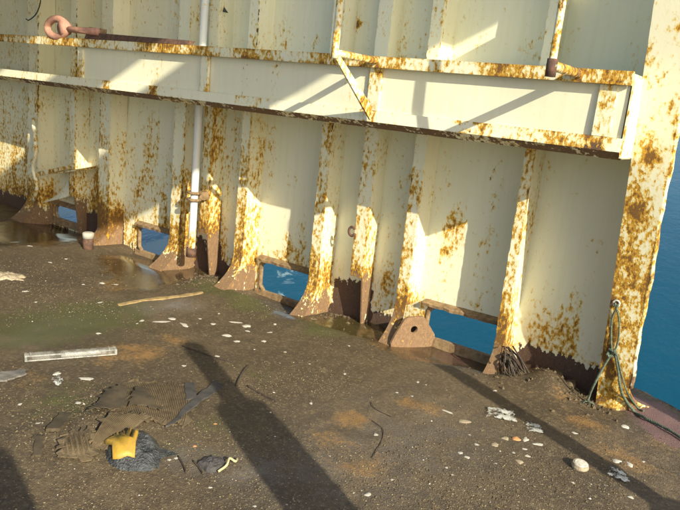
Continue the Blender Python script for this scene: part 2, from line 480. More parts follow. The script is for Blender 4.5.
tw = np.ones((len(V), 4)); tw[:, 0] = np.clip(field(V, GRI), 0, 1); tw[:, 1] = np.clip(field(V, PRI_SHEEN), 0, 1); tw[:, 2] = np.clip(field(V, PAL), 0, 1)
at.data.foreach_set('color', tw.ravel())
# deck edge bar at the open end
pe = [(x, edge_y(x), -.02 + hz1(x, 4.3)) for x in np.linspace(-.80, 1.2, 16)]
o = part('edge_bar', tube([np.array(p) + (0, 0, .012 * math.sin(i * 1.7)) for i, p in enumerate(pe)], .022, 8), M_RUST, None, None, True, (-.8, 4.6, 0))
tag(o, 'rusty rounded bar along the deck edge beyond the end post', 'edge bar')
# hull side under the bulwark
o = part('hull_side', plate((-30, YP + .02, -.06), (14, YP + .02, -.06), (14, YP + .1, -3.0), (-30, YP + .1, -3.0), (0, .02, 0), 1, 1), M_RUSTDARK, None)
tag(o, kind='structure')

# ---------------------------------------------------------------- bulwark
bul = root('bulwark', 'tall cream painted steel bulwark streaked with rust, with frames and freeing ports', 'bulwark', (-3.0, YP, 0))
ZT = 2.75
YF = 4.14
# name, flange x0, x1, kind of foot, rust, tip y
FRAMES = [(-9.45, -9.35, 'flare', .4, 3.9), (-8.55, -8.45, 'flare', .4, 3.9),
          (-7.20, -7.00, 'flare', .5, 3.92), (-6.45, -6.36, 'snipe', .5, 3.9), (-5.90, -5.73, 'full', .5, 3.90), (-4.80, -4.66, 'flare', .55, 3.90),
          (-4.45, -4.345, 'snipe', .72, 3.9), (-3.97, -3.875, 'flare', .55, 3.92), (-3.14, -3.05, 'flare', .58, 3.95),
          (-2.77, -2.66, 'snipe', .55, 3.9), (-2.33, -2.245, 'hole', .50, 3.97), (-1.545, -1.485, 'slim', .54, 4.03)]
PORTS = {(-7.00, -6.36): (-6.94, -6.47, .02, .19), (-5.73, -4.66): (-5.47, -4.86, -.05, .225), (-3.87, -3.05): (-3.81, -3.17, -.05, .235), (-2.245, -1.485): (-2.16, -1.56, .01, .265)}
RSPOTS = [((-3.05, 4.32, 2.19), .055, .75), ((-3.4, 4.32, 2.05), .09, .35), ((-1.70, 4.32, 2.10), .07, .40), ((-1.60, 4.32, 2.02), .05, .35), ((-2.02, 4.32, 2.12), .05, .38), ((-2.04, 4.32, .88), .09, .35),
          ((-2.05, 4.32, .70), .07, .32), ((-1.2, 4.32, .35), .22, .28), ((-5.4, 4.32, .75), .12, .32), ((-5.35, 4.32, .95), .1, .30), ((-5.5, 4.32, .55), .12, .34), ((-5.1, 4.32, .33), .3, .30),
          ((-3.45, 4.32, .33), .25, .28), ((-3.55, 4.32, .95), .10, .3), ((-2.45, 4.32, 1.1), .1, .12), ((-1.9, 4.32, .40), .25, .22), ((-7.7, 4.32, .45), .5, .4), ((-6.1, 4.32, .4), .3, .3), ((-2.5, 4.32, .35), .1, .35),
          ((-1.02, 4.32, 2.3), .05, .35), ((-1.1, 4.32, .95), .06, .22), ((-3.72, 4.32, 2.1), .12, .3), ((-4.2, 4.32, 1.0), .2, .25)]
fx = np.array([.5 * (f[0] + f[1]) for f in FRAMES])
def plating_wear(P):
    x, z = P[:, 0], P[:, 2]
    r = .175 + .33 * sm(.45, .05, z)
    d = np.min(np.abs(x[:, None] - fx[None, :]), 1)
    r = r + .13 * np.exp(-(d / .10) ** 2)
    r = r + .10 * sm(-3.2, -5.5, x) - .05 * sm(-2.4, -1.0, x)
    for c, R_, a in RSPOTS:
        r = r + a * np.exp(-((x - c[0]) ** 2 + (z - c[2]) ** 2) / R_ ** 2)
    g = np.zeros(len(P))
    def zone(x0, x1, top, s=.06):
        return np.where((x > x0) & (x < x1), sm(top + s, top - s, z), 0) * .95
    g = np.maximum.reduce([g, zone(-4.66, -4.34, .27), zone(-4.34, -4.0, .10), zone(-3.05, -2.66, .27), zone(-2.66, -2.2, .09), zone(-1.485, -.8, .17), zone(-6.4, -5.73, .2), zone(-8.5, -7.2, .16)])  # bare steel at bay feet; left of the full frame it paints a dark shadow
    g = np.maximum(g, .5 * sm(.06, .0, z))
    b = .12 + 0 * x
    return np.stack([r, g, b], 1)

def panel(x0, x1, z0, z1, hole=None):
    nx = max(3, int((x1 - x0) / .05)); nz = int((z1 - z0) / .05)
    xs = set(np.round(np.linspace(x0, x1, nx + 1), 4)); zs = set(np.round(np.linspace(z0, z1, nz + 1), 4))
    if hole:
        a, b, c, d = hole
        xs = {q for q in xs if abs(q - a) > .012 and abs(q - b) > .012} | {a, b}
        zs = {q for q in zs if abs(q - c) > .012 and abs(q - d) > .012} | {c, d}
        xs |= {x0, x1}
    xs = np.array(sorted(xs)); zs = np.array(sorted(zs))
    V, F = grid(xs, zs)
    n = len(xs)
    V = np.stack([V[:, 0], np.full(len(V), YP), V[:, 1]], 1)
    if hole:
        def inside(f):
            c = V[list(f)].mean(0)
            return hole[0] < c[0] < hole[1] and hole[2] < c[2] < hole[3]
        F = [f for f in F if not inside(f)]
    V[:, 1] += wob(V, 2.4, 0) * .006 + wob(V, 6.5, 1) * .0025
    k = len(V)
    V2 = V.copy(); V2[:, 1] += .012
    F = F + [tuple(k + i for i in reversed(f)) for f in F]
    return np.vstack([V, V2]), F

bounds = [-11.0] + [f[1] - .006 for f in FRAMES] + [-.80]
for i in range(len(bounds) - 1):
    a, b = bounds[i], bounds[i + 1]
    key = [k for k in PORTS if abs(k[0] - a) < .02]
    hole = PORTS[key[0]] if key else None
    o = part('plating_panel', panel(a, b, -.15, ZT, hole), M_PAINT, bul, plating_wear, True)
    if hole:
        x0, x1, z0, z1 = hole
        # rolled rim round the port and a thick upper lip
        c = .05
        ring = [(x0 + c, z0), (x1 - c, z0), (x1, z0 + c), (x1, z1 - c * .5), (x1 - c * .5, z1), (x0 + c, z1), (x0, z1 - c), (x0, z0 + c)]
        P = [np.array((q[0] + random.uniform(-.006, .006), YP + .004, q[1] + random.uniform(-.005, .005))) for q in ring]
        P = P + [P[0]]
        P2 = []
        for q, w in zip(P[:-1], P[1:]):
            for t in (0, .33, .66): P2.append(q + (w - q) * t)
        P2.append(P2[0])
        part('port_rim', tube(P2, .020, 8, False), M_RUST, o, None, True)
        lip = plate((x0 - .02, YP - .055, z1 + .012), (x1 + .03, YP - .045, z1 + .018), (x1 + .03, YP + .01, z1 + .045), (x0 - .02, YP + .01, z1 + .04), (0, .004, -.020), 24, 2, .002,
                    lambda P, U, W: P + np.stack([0 * U, (1 - W) * (.004 * np.sin(U * 19 + x0) + .003 * np.sin(U * 53)), (1 - W) * .003 * np.sin(U * 31)], 1))
        part('port_lip', lip, M_RUST, o, None, False)
        sill = plate((x0 - .04, YP - .03, z0 - .06), (x1 + .05, YP - .03, z0 - .06), (x1 + .05, YP - .02, z0 + .012), (x0 - .04, YP - .02, z0 + .012), (0, .04, 0), 12, 1, .004)
        part('port_sill', sill, M_RUST, o, None, False)

def frame_wear(rust, x0, x1, kind):
    def w(P):
        x, y, z = P.T
        up = sm(1.4, 2.0, z)
        r = rust * (.80 - .30 * up) + .12 * sm(.9, .3, z) + .07 * np.sin(z * 5.3 + x0 * 7) + .05 * np.sin(z * 13 + x0 * 3)
        e = np.minimum(np.abs(x - x0), np.abs(x - x1))
        r = r + .30 * sm(.55, .22, z)
        isweb = np.abs(x - x1).max() < .03
        e = np.abs(y - y.min()) if isweb else e
        r = r + .16 * np.exp(-e / .012) - (.05 if isweb else 0)
        top = {'snipe': .36, 'full': .10, 'slim': .16}.get(kind, .17)
        g = sm(top + .16, top - .14, z) * .85
        if kind == 'full': r = r + .3 * sm(.5, .25, z)
        b = .85 + 0 * x
        if not isweb and np.ptp(z) > 1:                    # dark broken line down the flange edge
            ln = np.exp(-np.abs(x - x1) / .006) + .6 * np.exp(-np.abs(x - x0) / .005)
            g = np.maximum(g, ln * (.40 + .10 * np.sin(z * 4.1 + x0 * 5)))
            b = np.where(z > .4, .10, b)
        return np.stack([r, g, b], 1)
    return w
for x0, x1, kind, rust, tip in FRAMES:
    wf = frame_wear(rust, x0, x1, kind)
    zk = {'flare': .25, 'hole': .26, 'snipe': .36, 'full': .12, 'slim': .20}[kind]
    t = .012
    yf = YF + (.03 if kind == 'snipe' else 0)
    upper = plate((x1 - t, yf, zk), (x1 - t, YP + .004, zk), (x1 - t, YP + .004, ZT), (x1 - t, yf, ZT), (t, 0, 0), 5, 60, .002)
    def rag(P, U, W):
        return P
    if kind == 'snipe':
        low = plate((x1 - t, YP - .075, -.12), (x1 - t, YP + .004, -.12), (x1 - t, YP + .004, zk - .001), (x1 - t, yf, zk - .001), (t, 0, 0), 5, 10, .002)
    elif kind == 'hole':
        low = None
    else:
        cv = [((yf - t) + (tip - (yf - t)) * (q ** 2.0) + .004, zk + (-.03 - zk) * q) for q in np.linspace(0, 1, 7)] + [(tip + .004, -.12)]
        low = join(*[plate((x1 - t, b_[0], b_[1]), (x1 - t, YP + .004, b_[1]), (x1 - t, YP + .004, a_[1]), (x1 - t, a_[0], a_[1]), (t, 0, 0), 5, 2) for a_, b_ in zip(cv[:-1], cv[1:])])
    web = join(upper, low) if low else upper
    fr = part('frame', web, M_PAINT, bul, wf)
    part('flange', plate((x0, yf - t, zk), (x1 + .002, yf - t, zk), (x1 + .002, yf - t, ZT), (x0, yf - t, ZT), (0, t - .001, 0), 7, 90, .002,
                         lambda P, U, W: P + np.stack([np.where((U < .01) | (U > .99), .0025 * np.sin(W * 190 + x0 * 9) + .002 * np.sin(W * 77), 0), 0 * U, 0 * U], 1)), M_PAINT, fr, wf)
    if kind in ('flare', 'hole', 'full', 'slim'):
        s = {'flare': .022, 'hole': .02, 'full': .012, 'slim': .015}[kind]
        n = 6
        zz = hz1(.5 * (x0 + x1), tip)
        # curved toe plate that sweeps inboard and widens
        ts = np.linspace(0, 1, n + 1)
        rows = []
        for q in ts:
            y = (yf - t) + (tip - (yf - t)) * (q ** 2.0); z = zk + (zz - .02 - zk) * q
            rows.append(((x0 - s * q * q, y, z), (x1 + s * q * q, y, z)))
        vf = [plate(rows[i + 1][0], rows[i + 1][1], rows[i][1], rows[i][0], (0, .006, .012), 6, 2, .002) for i in range(n)]
        part('foot_plate', join(*vf), M_PAINT, fr, wf)
    if kind == 'hole':
        # web of the foot with an eye hole
        C = np.array((0, 4.135, .105)); hr = .026
        out = [(tip, -.05), (YP, -.05), (YP, .03), (4.20, .20), (4.06, .20), (tip, .02)]
        m = 24
        ang = np.linspace(0, 2 * math.pi, m, endpoint=False)
        def hit(a):
            d = np.array((math.cos(a), math.sin(a))); best = 9
            for i in range(len(out)):
                p = np.array(out[i]); q = np.array(out[(i + 1) % len(out)]); e = q - p
                M_ = np.array([[d[0], -e[0]], [d[1], -e[1]]])
                if abs(np.linalg.det(M_)) < 1e-9: continue
                s_, u_ = np.linalg.solve(M_, p - C[1:])
                if s_ > 0 and -1e-6 <= u_ <= 1 + 1e-6: best = min(best, s_)
            return C[1:] + d * best
        V = []; F = []
        xw = lambda y, k_: -2.235 + (y - tip) * .50 - k_
        for k_ in (0, .016):
            for a in ang: y_ = C[1] + hr * math.cos(a); V.append((xw(y_, k_), y_ + k_ * .4, C[2] + hr * math.sin(a)))
            for a in ang: q = hit(a); V.append((xw(q[0], k_), q[0] + k_ * .4, q[1]))
        for i in range(m):
            j = (i + 1) % m
            F += [(i, j, m + j, m + i), (2 * m + j, 2 * m + i, 3 * m + i, 3 * m + j), (i, 2 * m + i, 2 * m + j, j), (m + j, 3 * m + j, 3 * m + i, m + i)]
        o = part('foot_gusset', (V, F), M_PAINT, fr, lambda P: np.stack([.5 + 0 * P[:, 0], 1.05 + 0 * P[:, 0], .8 + 0 * P[:, 0]], 1))
        o['label'] = 'brown rusted gusset plate with a round eye hole'
    if kind == 'snipe' and x0 > -3:
        # small lug on the flange
        P = [(x0 - .012 + .028 * math.cos(a), yf - .03, .70 + .034 * math.sin(a)) for a in np.linspace(.6, 5.9, 14)]
        part('lug', tube(P, .010, 7), M_RUSTDARK, fr, None, True)

# ledge half way up
XL0 = -5.46; XR = -.865
led_w = lambda a, lo=0: (lambda P: np.stack([a + .10 * np.sin(P[:, 0] * 3.1 + P[:, 2] * 9) + .06 * np.sin(P[:, 0] * 9.7) + lo * sm(-2.2, -1.0, P[:, 0]), 0 * P[:, 0], .2 + 0 * P[:, 0]], 1))
led = part('ledge', join(plate((XL0, 3.605, 1.918), (XR, 3.605, 1.918), (XR, YP - .002, 1.918), (XL0, YP - .002, 1.918), (0, 0, -.010), 40, 6),
                         plate((-11, 3.665, 1.500), (XR, 3.665, 1.500), (XR, YP - .002, 1.500), (-11, YP - .002, 1.500), (0, 0, .010), 60, 6)), M_PAINT, bul, led_w(.3))
rim_w = lambda P: np.stack([.56 + .10 * np.sin(P[:, 0] * 4.3) + .07 * np.sin(P[:, 0] * 11) + .12 * np.exp(-np.minimum(np.abs(P[:, 2] - 1.86), np.abs(P[:, 2] - 1.927)) / .012), 0 * P[:, 0], 0 * P[:, 0]], 1)
part('rim_bar', plate((-11, 3.572, 1.860), (XR, 3.572, 1.860), (XR, 3.572, 1.927), (-11, 3.572, 1.927), (0, .030, 0), 400, 4, .003), M_PAINT, led, rim_w)
part('front_panel', plate((XL0, 3.622, 1.598), (XR - .01, 3.622, 1.598), (XR - .01, 3.622, 1.908), (XL0, 3.622, 1.908), (0, .01, 0), 120, 8, .010), M_PAINT, led, led_w(.13))
def strip_w(P):
    x, y, z = P.T
    r = .22 + .20 * np.exp(-np.abs(z - 1.600) / .010) + .14 * np.exp(-np.abs(z - 1.535) / .012) + .06 * np.sin(x * 7)
    for c, q, a in ((-1.02, .10, .55), (-1.22, .12, .35), (-1.62, .06, .4), (-1.75, .05, .35), (-4.45, .06, .5), (-5.05, .06, .4), (-2.35, .03, .3)):
        r = r + a * np.exp(-((x - c) / q) ** 2)
    g = .55 * np.exp(-((x + 1.02) / .09) ** 2) * sm(1.60, 1.55, z) + .48 * np.exp(-((x + 1.65) / .14) ** 2) * sm(1.575, 1.545, z)
    return np.stack([r, g, .15 + 0 * x], 1)
part('lower_strip', plate((-11, 3.588, 1.535), (XR, 3.588, 1.535), (XR, 3.600, 1.603), (-11, 3.600, 1.603), (0, .022, 0), 420, 5, .002), M_PAINT, led, strip_w)
part('under_strip', plate((-11, 3.655, 1.495), (XR, 3.655, 1.495), (XR, 3.591, 1.533), (-11, 3.591, 1.533), (0, .01, .01), 200, 2, .0015), M_PAINT, led, lambda P: np.stack([.6 + 0 * P[:, 0], .62 + .12 * np.sin(P[:, 0] * 5), .75 + 0 * P[:, 0]], 1))  # rust brown underside, its colour darkened to stand in for shade under the ledge
part('end_plate', plate((XR + .001, 3.60, 1.506), (XR + .001, 3.90, 1.506), (XR, 3.90, 1.905), (XR, 3.60, 1.905), (.008, 0, 0), 8, 10, .001), M_PAINT, led,
     lambda P: np.stack([.25 + .2 * np.exp(-np.abs(P[:, 1] - 3.60) / .03), 0 * P[:, 0], 0 * P[:, 0]], 1))
for xu, wd in ((XL0 + .02, .07), ((-3.885, 3.600, 1.722)[0], .075), ((-2.369, 3.600, 1.727)[0], .085), (-.975, .085)):
    part('upright', plate((xu - wd / 2, 3.598, 1.604), (xu + wd / 2, 3.598, 1.604), (xu + wd / 2, 3.598, 1.859), (xu - wd / 2, 3.598, 1.859), (0, .022, 0), 5, 14, .001), M_PAINT, led,
         lambda P: np.stack([.50 + .1 * np.sin(P[:, 2] * 21 + P[:, 0] * 5), 0 * P[:, 0], 0 * P[:, 0]], 1))

# leaning end post: broad flange with a ragged seaward edge
def py(z): return 4.175 - .214 * z
def post_rag(P, U, W):
    k = np.where(U > .99, 1.0, np.where(U < .01, .35, 0))
    j = .002 * np.sin(W * 61) + .002 * np.sin(W * 143 + 1) + .004 * np.sin(W * 23 + 2)
    tp = np.clip(1 - (P[:, 2] + .03) / .26, 0, 1)        # foot sweeps out to the deck edge
    return P + np.stack([k * j + tp ** 3 * .09 * np.clip((U - .55) / .45, 0, 1) ** 2, tp ** 3 * .25 * np.clip((U - .55) / .45, 0, 1) ** 2, 0 * U], 1)
def post_w(P):
    x, y, z = P.T
    r = .40 + .27 * sm(1.25, .80, z) + .10 * np.sin(z * 7) + .07 * np.sin(z * 19 + x * 20)
    r = r + .22 * np.exp(-(x + .665) ** 2 / .02 ** 2) + .10 * np.exp(-(x + .86) ** 2 / .015 ** 2)
    r = r - .16 * sm(1.6, 2.1, z) - .12 * sm(1.9, 2.3, z)
    for c, q, a in (((-.76, 1.53), .045, .45), ((-.80, 1.22), .05, .3), ((-.72, 1.78), .03, .3), ((-.73, 2.15), .03, .3), ((-.78, .72), .10, .2)):
        r = r + a * np.exp(-((x - c[0]) ** 2 + (z - c[1]) ** 2) / q ** 2)
    g = .75 * np.exp(-(x + .655) ** 2 / .012 ** 2) + .45 * sm(.06, .0, z)
    return np.stack([r, g, .7 + 0 * x], 1)
post = part('end_post', plate((-.862, py(-.03), -.03), (-.685, py(-.03), -.03), (-.662, py(ZT), ZT), (-.862, py(ZT), ZT), (0, .016, .003), 12, 120, .004, post_rag), M_PAINT, bul, post_w)
part('post_web', plate((-.835, py(-.03) + .018, -.03), (-.835, YP + .01, -.03), (-.835, YP + .01, ZT), (-.835, py(ZT) + .018, ZT), (.012, 0, 0), 4, 30), M_PAINT, post, post_w)
bead = [(-.682 + .0083 * z + .004 * math.sin(z * 9) + .003 * math.sin(z * 31), py(z) + .012, z) for z in np.linspace(ZT, .16, 60)]
part('edge_bead', tube(bead, .014, 8), M_PAINT, post, lambda P: np.stack([.55 + .1 * np.sin(P[:, 2] * 13), .34 + .12 * np.sin(P[:, 2] * 7) + .5 * sm(.3, .1, P[:, 2]), .75 + 0 * P[:, 0]], 1), True)
# torn plates and a bent tray at the far port
br_w = lambda P: np.stack([.62 + 0 * P[:, 0], .2 + 0 * P[:, 0], .8 + 0 * P[:, 0]], 1)
a_, b_ = (-6.867, 4.080, 0.524), (-6.036, 4.080, 0.697)
part('bent_tray', join(plate((a_[0], 4.04, a_[2]), (b_[0], 4.06, b_[2] - .01), (b_[0], 4.30, b_[2] + .04), (a_[0], 4.30, a_[2] + .03), (0, 0, .012), 14, 4, .012),
                       plate((a_[0], 4.03, a_[2] - .02), (b_[0] - .25, 4.05, b_[2] - .02), (b_[0] - .25, 4.04, b_[2] + .012), (a_[0], 4.025, a_[2] + .03), (0, .01, 0), 10, 2, .006)), M_PAINT, bul, br_w)
a_, b_, c_, d_ = (-6.859, 4.100, 0.216), (-6.430, 4.160, 0.362), (-6.594, 4.240, 0.505), (-6.715, 4.200, 0.312)
part('torn_flap', plate(a_, b_, c_, d_, (0, .008, .008), 10, 6, .02), M_PAINT, bul, lambda P: np.stack([.40 + 0 * P[:, 0], 0 * P[:, 0], .8 + 0 * P[:, 0]], 1))
a_ = [(-6.953, 4.050, 1.122), (-6.809, 4.000, 0.800), (-6.901, 4.020, 0.596), (-6.874, 4.050, 0.404), (-6.983, 4.080, 0.230)]
part('bent_bar', tube(spline(a_, 6), .022, 8), M_PAINT, bul, lambda P: np.stack([.5 + 0 * P[:, 0], 0 * P[:, 0], .8 + 0 * P[:, 0]], 1), True)
# ---------------------------------------------------------------- fittings on the bulwark
PX = -4.375; PY_ = 4.02
pipe = root('drain_pipe', 'white vertical drain pipe clamped beside the rusty frames left of centre', 'pipe', (PX, PY_, .2))
part('pipe', tube([(PX, PY_, z) for z in np.linspace(.21, ZT, 40)], .033, 14), M_PIPE, pipe,
     lambda P: np.stack([.15 + .45 * sm(.6, .25, P[:, 2]) + .1 * sm(1.9, 2.1, P[:, 2]), 0 * P[:, 0], .5 + 0 * P[:, 0]], 1), True)
part('pipe_end', tube([(PX, PY_, .17), (PX, PY_, .25)], .044, 14), M_RUSTDARK, pipe, None, True)
cl = part('clamp', join(tube([(PX + .052 * math.cos(a), PY_ + .052 * math.sin(a), .74) for a in np.linspace(0, 2 * math.pi, 17)], .013, 8, False),
                        tube([(PX + .052 * math.cos(a), PY_ + .052 * math.sin(a), .68) for a in np.linspace(0, 2 * math.pi, 17)], .013, 8, False)), M_RUST, pipe, None, True)
part('clamp_arm', plate((PX - .03, PY_ + .04, .675), (PX + .03, PY_ + .04, .675), (PX + .03, PY_ + .04, .745), (PX - .03, PY_ + .04, .745), (0, .3, 0), 2, 2), M_RUST, cl)

def stanchion(label, x, ytip, ztop, mat, wr, brace):
    z = 1.90
    st = root('rail_stanchion', label, 'stanchion', (x, 3.57, z), 'rail stanchions on the ledge')
    wf = lambda P: np.stack([wr + .1 * np.sin(P[:, 2] * 17), (0 if brace else .30) + 0 * P[:, 0], .45 + 0 * P[:, 0]], 1)
    part('post', tube([(x, ytip, q) for q in np.linspace(z - .03, ztop, 24)], .021 if brace else .018, 12), M_PAINT, st, wf, True)
    part('arm', tube([(x, q, z) for q in np.linspace(ytip - .01, 3.571, 10)], .021 if brace else .024, 12), M_PAINT, st, wf, True)
    if brace:
        part('brace', plate((x + .012, 3.571, 1.545), (x + .012, 3.571, 1.625), (x + .012, ytip + .045, z - .018), (x + .012, ytip - .02, z - .018), (-.012, 0, 0), 4, 16, .001), M_PAINT, st, wf)
    else:
        part('collar', tube([(x, ytip, z - .05), (x, ytip, z + .03)], .025, 12), M_RUSTDARK, st, None, True)
    return st
stanchion('rusty cream rail stanchion on a triangular bracket near the middle of the ledge', -2.364, 3.156, 2.6, M_PAINT, .52, True)
stanchion('brown rusted pipe stanchion on a stub arm near the end post', -1.129, 3.17, 2.6, M_PAINT, .62, False)

# shackle and long bar on the ledge rim
sx, sz = -5.86, 1.985
c0, c1 = (-5.953, 3.600, 1.970), (-5.658, 3.600, 1.995)
sh = root('shackle', 'pinkish rusted shackle lying on the ledge rim at far left', 'shackle', (c1[0], 3.6, 1.93))
cx_ = .5 * (c0[0] + c1[0]) + .02; cz_ = 2.02
arc = [(cx_ + .02 - .155 * math.cos(a), 3.585, cz_ - .012 + .078 * math.sin(a) * (1 - .25 * max(0, -math.cos(a)))) for a in np.linspace(0, 2 * math.pi, 28)]
part('bow', tube(arc, .032, 10, False), M_SHACKLE, sh, None, True)
part('pin', tube([(cx_ + .13, 3.545, cz_ - .012), (cx_ + .13, 3.625, cz_ - .012)], .055, 14), M_SHACKLE, sh, None, True)
part('shank', tube([(cx_ + .10, 3.585, cz_ - .015), (cx_ + .62, 3.585, cz_ - .03)], [.024, .030], 10), M_SHACKLE, sh, None, True)
b0, b1 = (-5.246, 3.580, 1.938), (-4.054, 3.580, 1.949)
o = part('flat_bar', plate((b0[0] - .1, 3.575, 1.929), (b1[0], 3.575, 1.929), (b1[0], 3.60, 1.962), (b0[0] - .1, 3.60, 1.985), (0, .05, 0), 20, 2, .003), M_RUSTDARK, None, None, False, (b0[0], 3.6, 1.93))
tag(o, 'long dark rusted flat bar lying along the ledge rim beside the shackle', 'steel bar')
o = part('steel_block', plate(((-5.468, 3.800, 2.027)[0], 3.70, 1.92), ((-5.296, 3.800, 2.032)[0], 3.70, 1.92), ((-5.296, 3.800, 2.032)[0], 3.70, 2.03), ((-5.468, 3.800, 2.027)[0], 3.70, 2.04), (0, .06, 0), 3, 3, .002), M_RUST, None, None, False, ((-5.380, 3.800, 1.996)[0], 3.72, 1.93))
tag(o, 'small rust red block on the ledge behind the flat bar', 'block')

# wires
o = part('hanging_wire', tube(spline([(-6.809, 4.050, 2.395), (-6.827, 4.050, 2.279), (-6.900, 4.050, 2.181), (-7.031, 4.050, 2.120), (-7.088, 4.050, 2.129)], 8), .006, 6), M_WIRE, None, None, True, (-7.088, 4.050, 2.129))
tag(o, 'thin dark green wire curling down the wall at top left', 'wire')
wr = root('cable_tail', 'short dark cable end sticking out of the wall beside the white pipe', 'cable', (-4.547, 4.300, 2.121))
part('cable', tube(spline([(-4.475, 4.300, 2.416), (-4.403, 4.250, 2.312), (-4.414, 4.220, 2.242), (-4.488, 4.240, 2.163), (-4.545, 4.280, 2.052)], 8), .006, 6), M_WIRE, wr, None, True)
part('bent_tag', plate((-4.395, 4.200, 2.264), (-4.267, 4.180, 2.246), (-4.385, 4.220, 2.323), (-4.396, 4.220, 2.315), (0, .004, 0), 3, 3), M_WIRE, wr)

# green rope on the end post
eye = (-0.824, 4.031, 0.674)
o1 = np.array((0, -.02, 0))
rp = root('mooring_rope', 'frayed green rope tied through the end post and trailing over the deck', 'rope', (-0.810, 4.098, 0.360))
kn = np.array((-0.805, 4.098, 0.362)) + o1 * 1.3
L1 = [np.array((-0.812, 4.031, 0.671)) + o1, np.array((-0.833, 4.052, 0.576)) + o1, np.array((-0.824, 4.076, 0.462)) + o1, kn]
L2 = [np.array((-0.830, 4.030, 0.679)) + o1, np.array((-0.793, 4.052, 0.575)) + o1, np.array((-0.782, 4.079, 0.449)) + o1, kn + (.01, 0, 0)]
part('strand', rope(L1, .0065), M_ROPE, rp, None, True)
part('strand', rope(L2, .0065), M_ROPE, rp, None, True)
dl = (-0.884, 4.091); d1 = (-0.936, 4.450)
part('rope_tail', rope([kn, np.array((-0.834, 4.117, 0.271)) + o1 * 2, np.array((-0.870, 4.146, 0.133)) + o1 * 3.5, np.array((-0.893, 4.170, 0.025)) + o1 * 3, np.array((dl[0], dl[1], hz1(*dl) + .012))], .0085), M_ROPE, rp, None, True)
tr = [kn + (.02, 0, 0), np.array((-0.756, 4.120, 0.257)) + o1, np.array((-0.709, 4.149, 0.123)) + o1 * 2]
for q in ((-0.651, 4.249), (-0.573, 4.180), (-0.492, 4.138), (-0.404, 4.075), (-0.295, 3.978), (-0.138, 3.902)):
    tr.append(np.array((q[0], q[1], hz1(*q) + .014)))
part('rope_trail', rope(tr, .0095), M_ROPE, rp, None, True)
tr = [kn + (.03, .0, 0), np.array((-0.738, 4.122, 0.250)) + o1, np.array((-0.682, 4.147, 0.133)) + o1 * 1.5]
for q in ((-0.643, 4.319), (-0.604, 4.301)):
    tr.append(np.array((q[0], q[1], hz1(*q) + .012)))
part('rope_end', rope(tr, .006), M_ROPE, rp, None, True)
part('knot', rope([kn + (-.02, 0, .02), kn + (.02, -.012, .012), kn + (.022, .01, -.012), kn + (-.018, -.014, -.016), kn + (-.01, .012, .01), kn + (.02, -.01, .02)], .009), M_ROPE, rp, None, True)
fr = []
for k in range(10):
    a = random.uniform(0, 6.28); e = np.array((dl[0], dl[1], hz1(*dl) + .012))
    fr.append(tube([e, e + (.02 * math.cos(a), .02 * math.sin(a), random.uniform(-.006, .01)), e + (.04 * math.cos(a), .04 * math.sin(a), -.008)], .002, 4))
o = part('frayed_end', join(*fr), M_ROPE, rp); o['kind'] = 'stuff'
o = part('eye_ring', tube([(eye[0] + .018 * math.cos(a), eye[1] - .012, eye[2] + .018 * math.sin(a)) for a in np.linspace(0, 2 * math.pi, 13)], .006, 6, False), M_SHELL, rp, None, True)

# ---------------------------------------------------------------- litter on the deck
def polar(cx, cy, rad, h, rings=5, seg=20, dz=0.0, wr=0.0, rot=0.0, stretch=1.0, jit=0.12, flat=.5):
    """irregular domed lump with a closed underside, resting on the deck"""
    V = []; F = []
    k = [1 + random.uniform(-jit, jit) for _ in range(seg)]
    ph = random.uniform(0, 6)
    zb = hz1(cx, cy) + dz
    for i in range(rings + 1):
        q = i / rings
        for s in range(seg):
            a = 2 * math.pi * s / seg
            r = rad * k[s] * (q if i else .001)
            x = r * math.cos(a) * stretch; y = r * math.sin(a)
            z = h * (1 - q ** 2) ** flat if q < 1 else 0
            z += wr * math.sin(a * 3 + q * 9 + ph) * q * (1 - q) * 2 + wr * .6 * math.sin(a * 7 - q * 13) * q * (1 - q)
            X = cx + x * math.cos(rot) - y * math.sin(rot); Y_ = cy + x * math.sin(rot) + y * math.cos(rot)
            V.append((X, Y_, zb + z))
    for i in range(rings):
        for s in range(seg):
            t = (s + 1) % seg
            F.append((i * seg + s, i * seg + t, (i + 1) * seg + t, (i + 1) * seg + s))
    n = len(V)
    for s in range(seg): 
        v = V[rings * seg + s]; V.append((v[0], v[1], zb - .006))
    for s in range(seg):
        t = (s + 1) % seg
        F.append((rings * seg + s, rings * seg + t, n + t, n + s))
    F.append(tuple(n + s for s in range(seg - 1, -1, -1)))
    return np.array(V), F
def lump(name, label, cat, c, rad, h, mat, group=None, **kw):
    o = part(name, polar(c[0], c[1], rad, h, **kw), mat, None, None, True, (c[0], c[1], hz1(*c)))
    tag(o, label, cat, group)
    return o
def lay(pts, dz=.01):
    return [np.array((p[0], p[1], hz1(*p) + dz)) for p in pts]
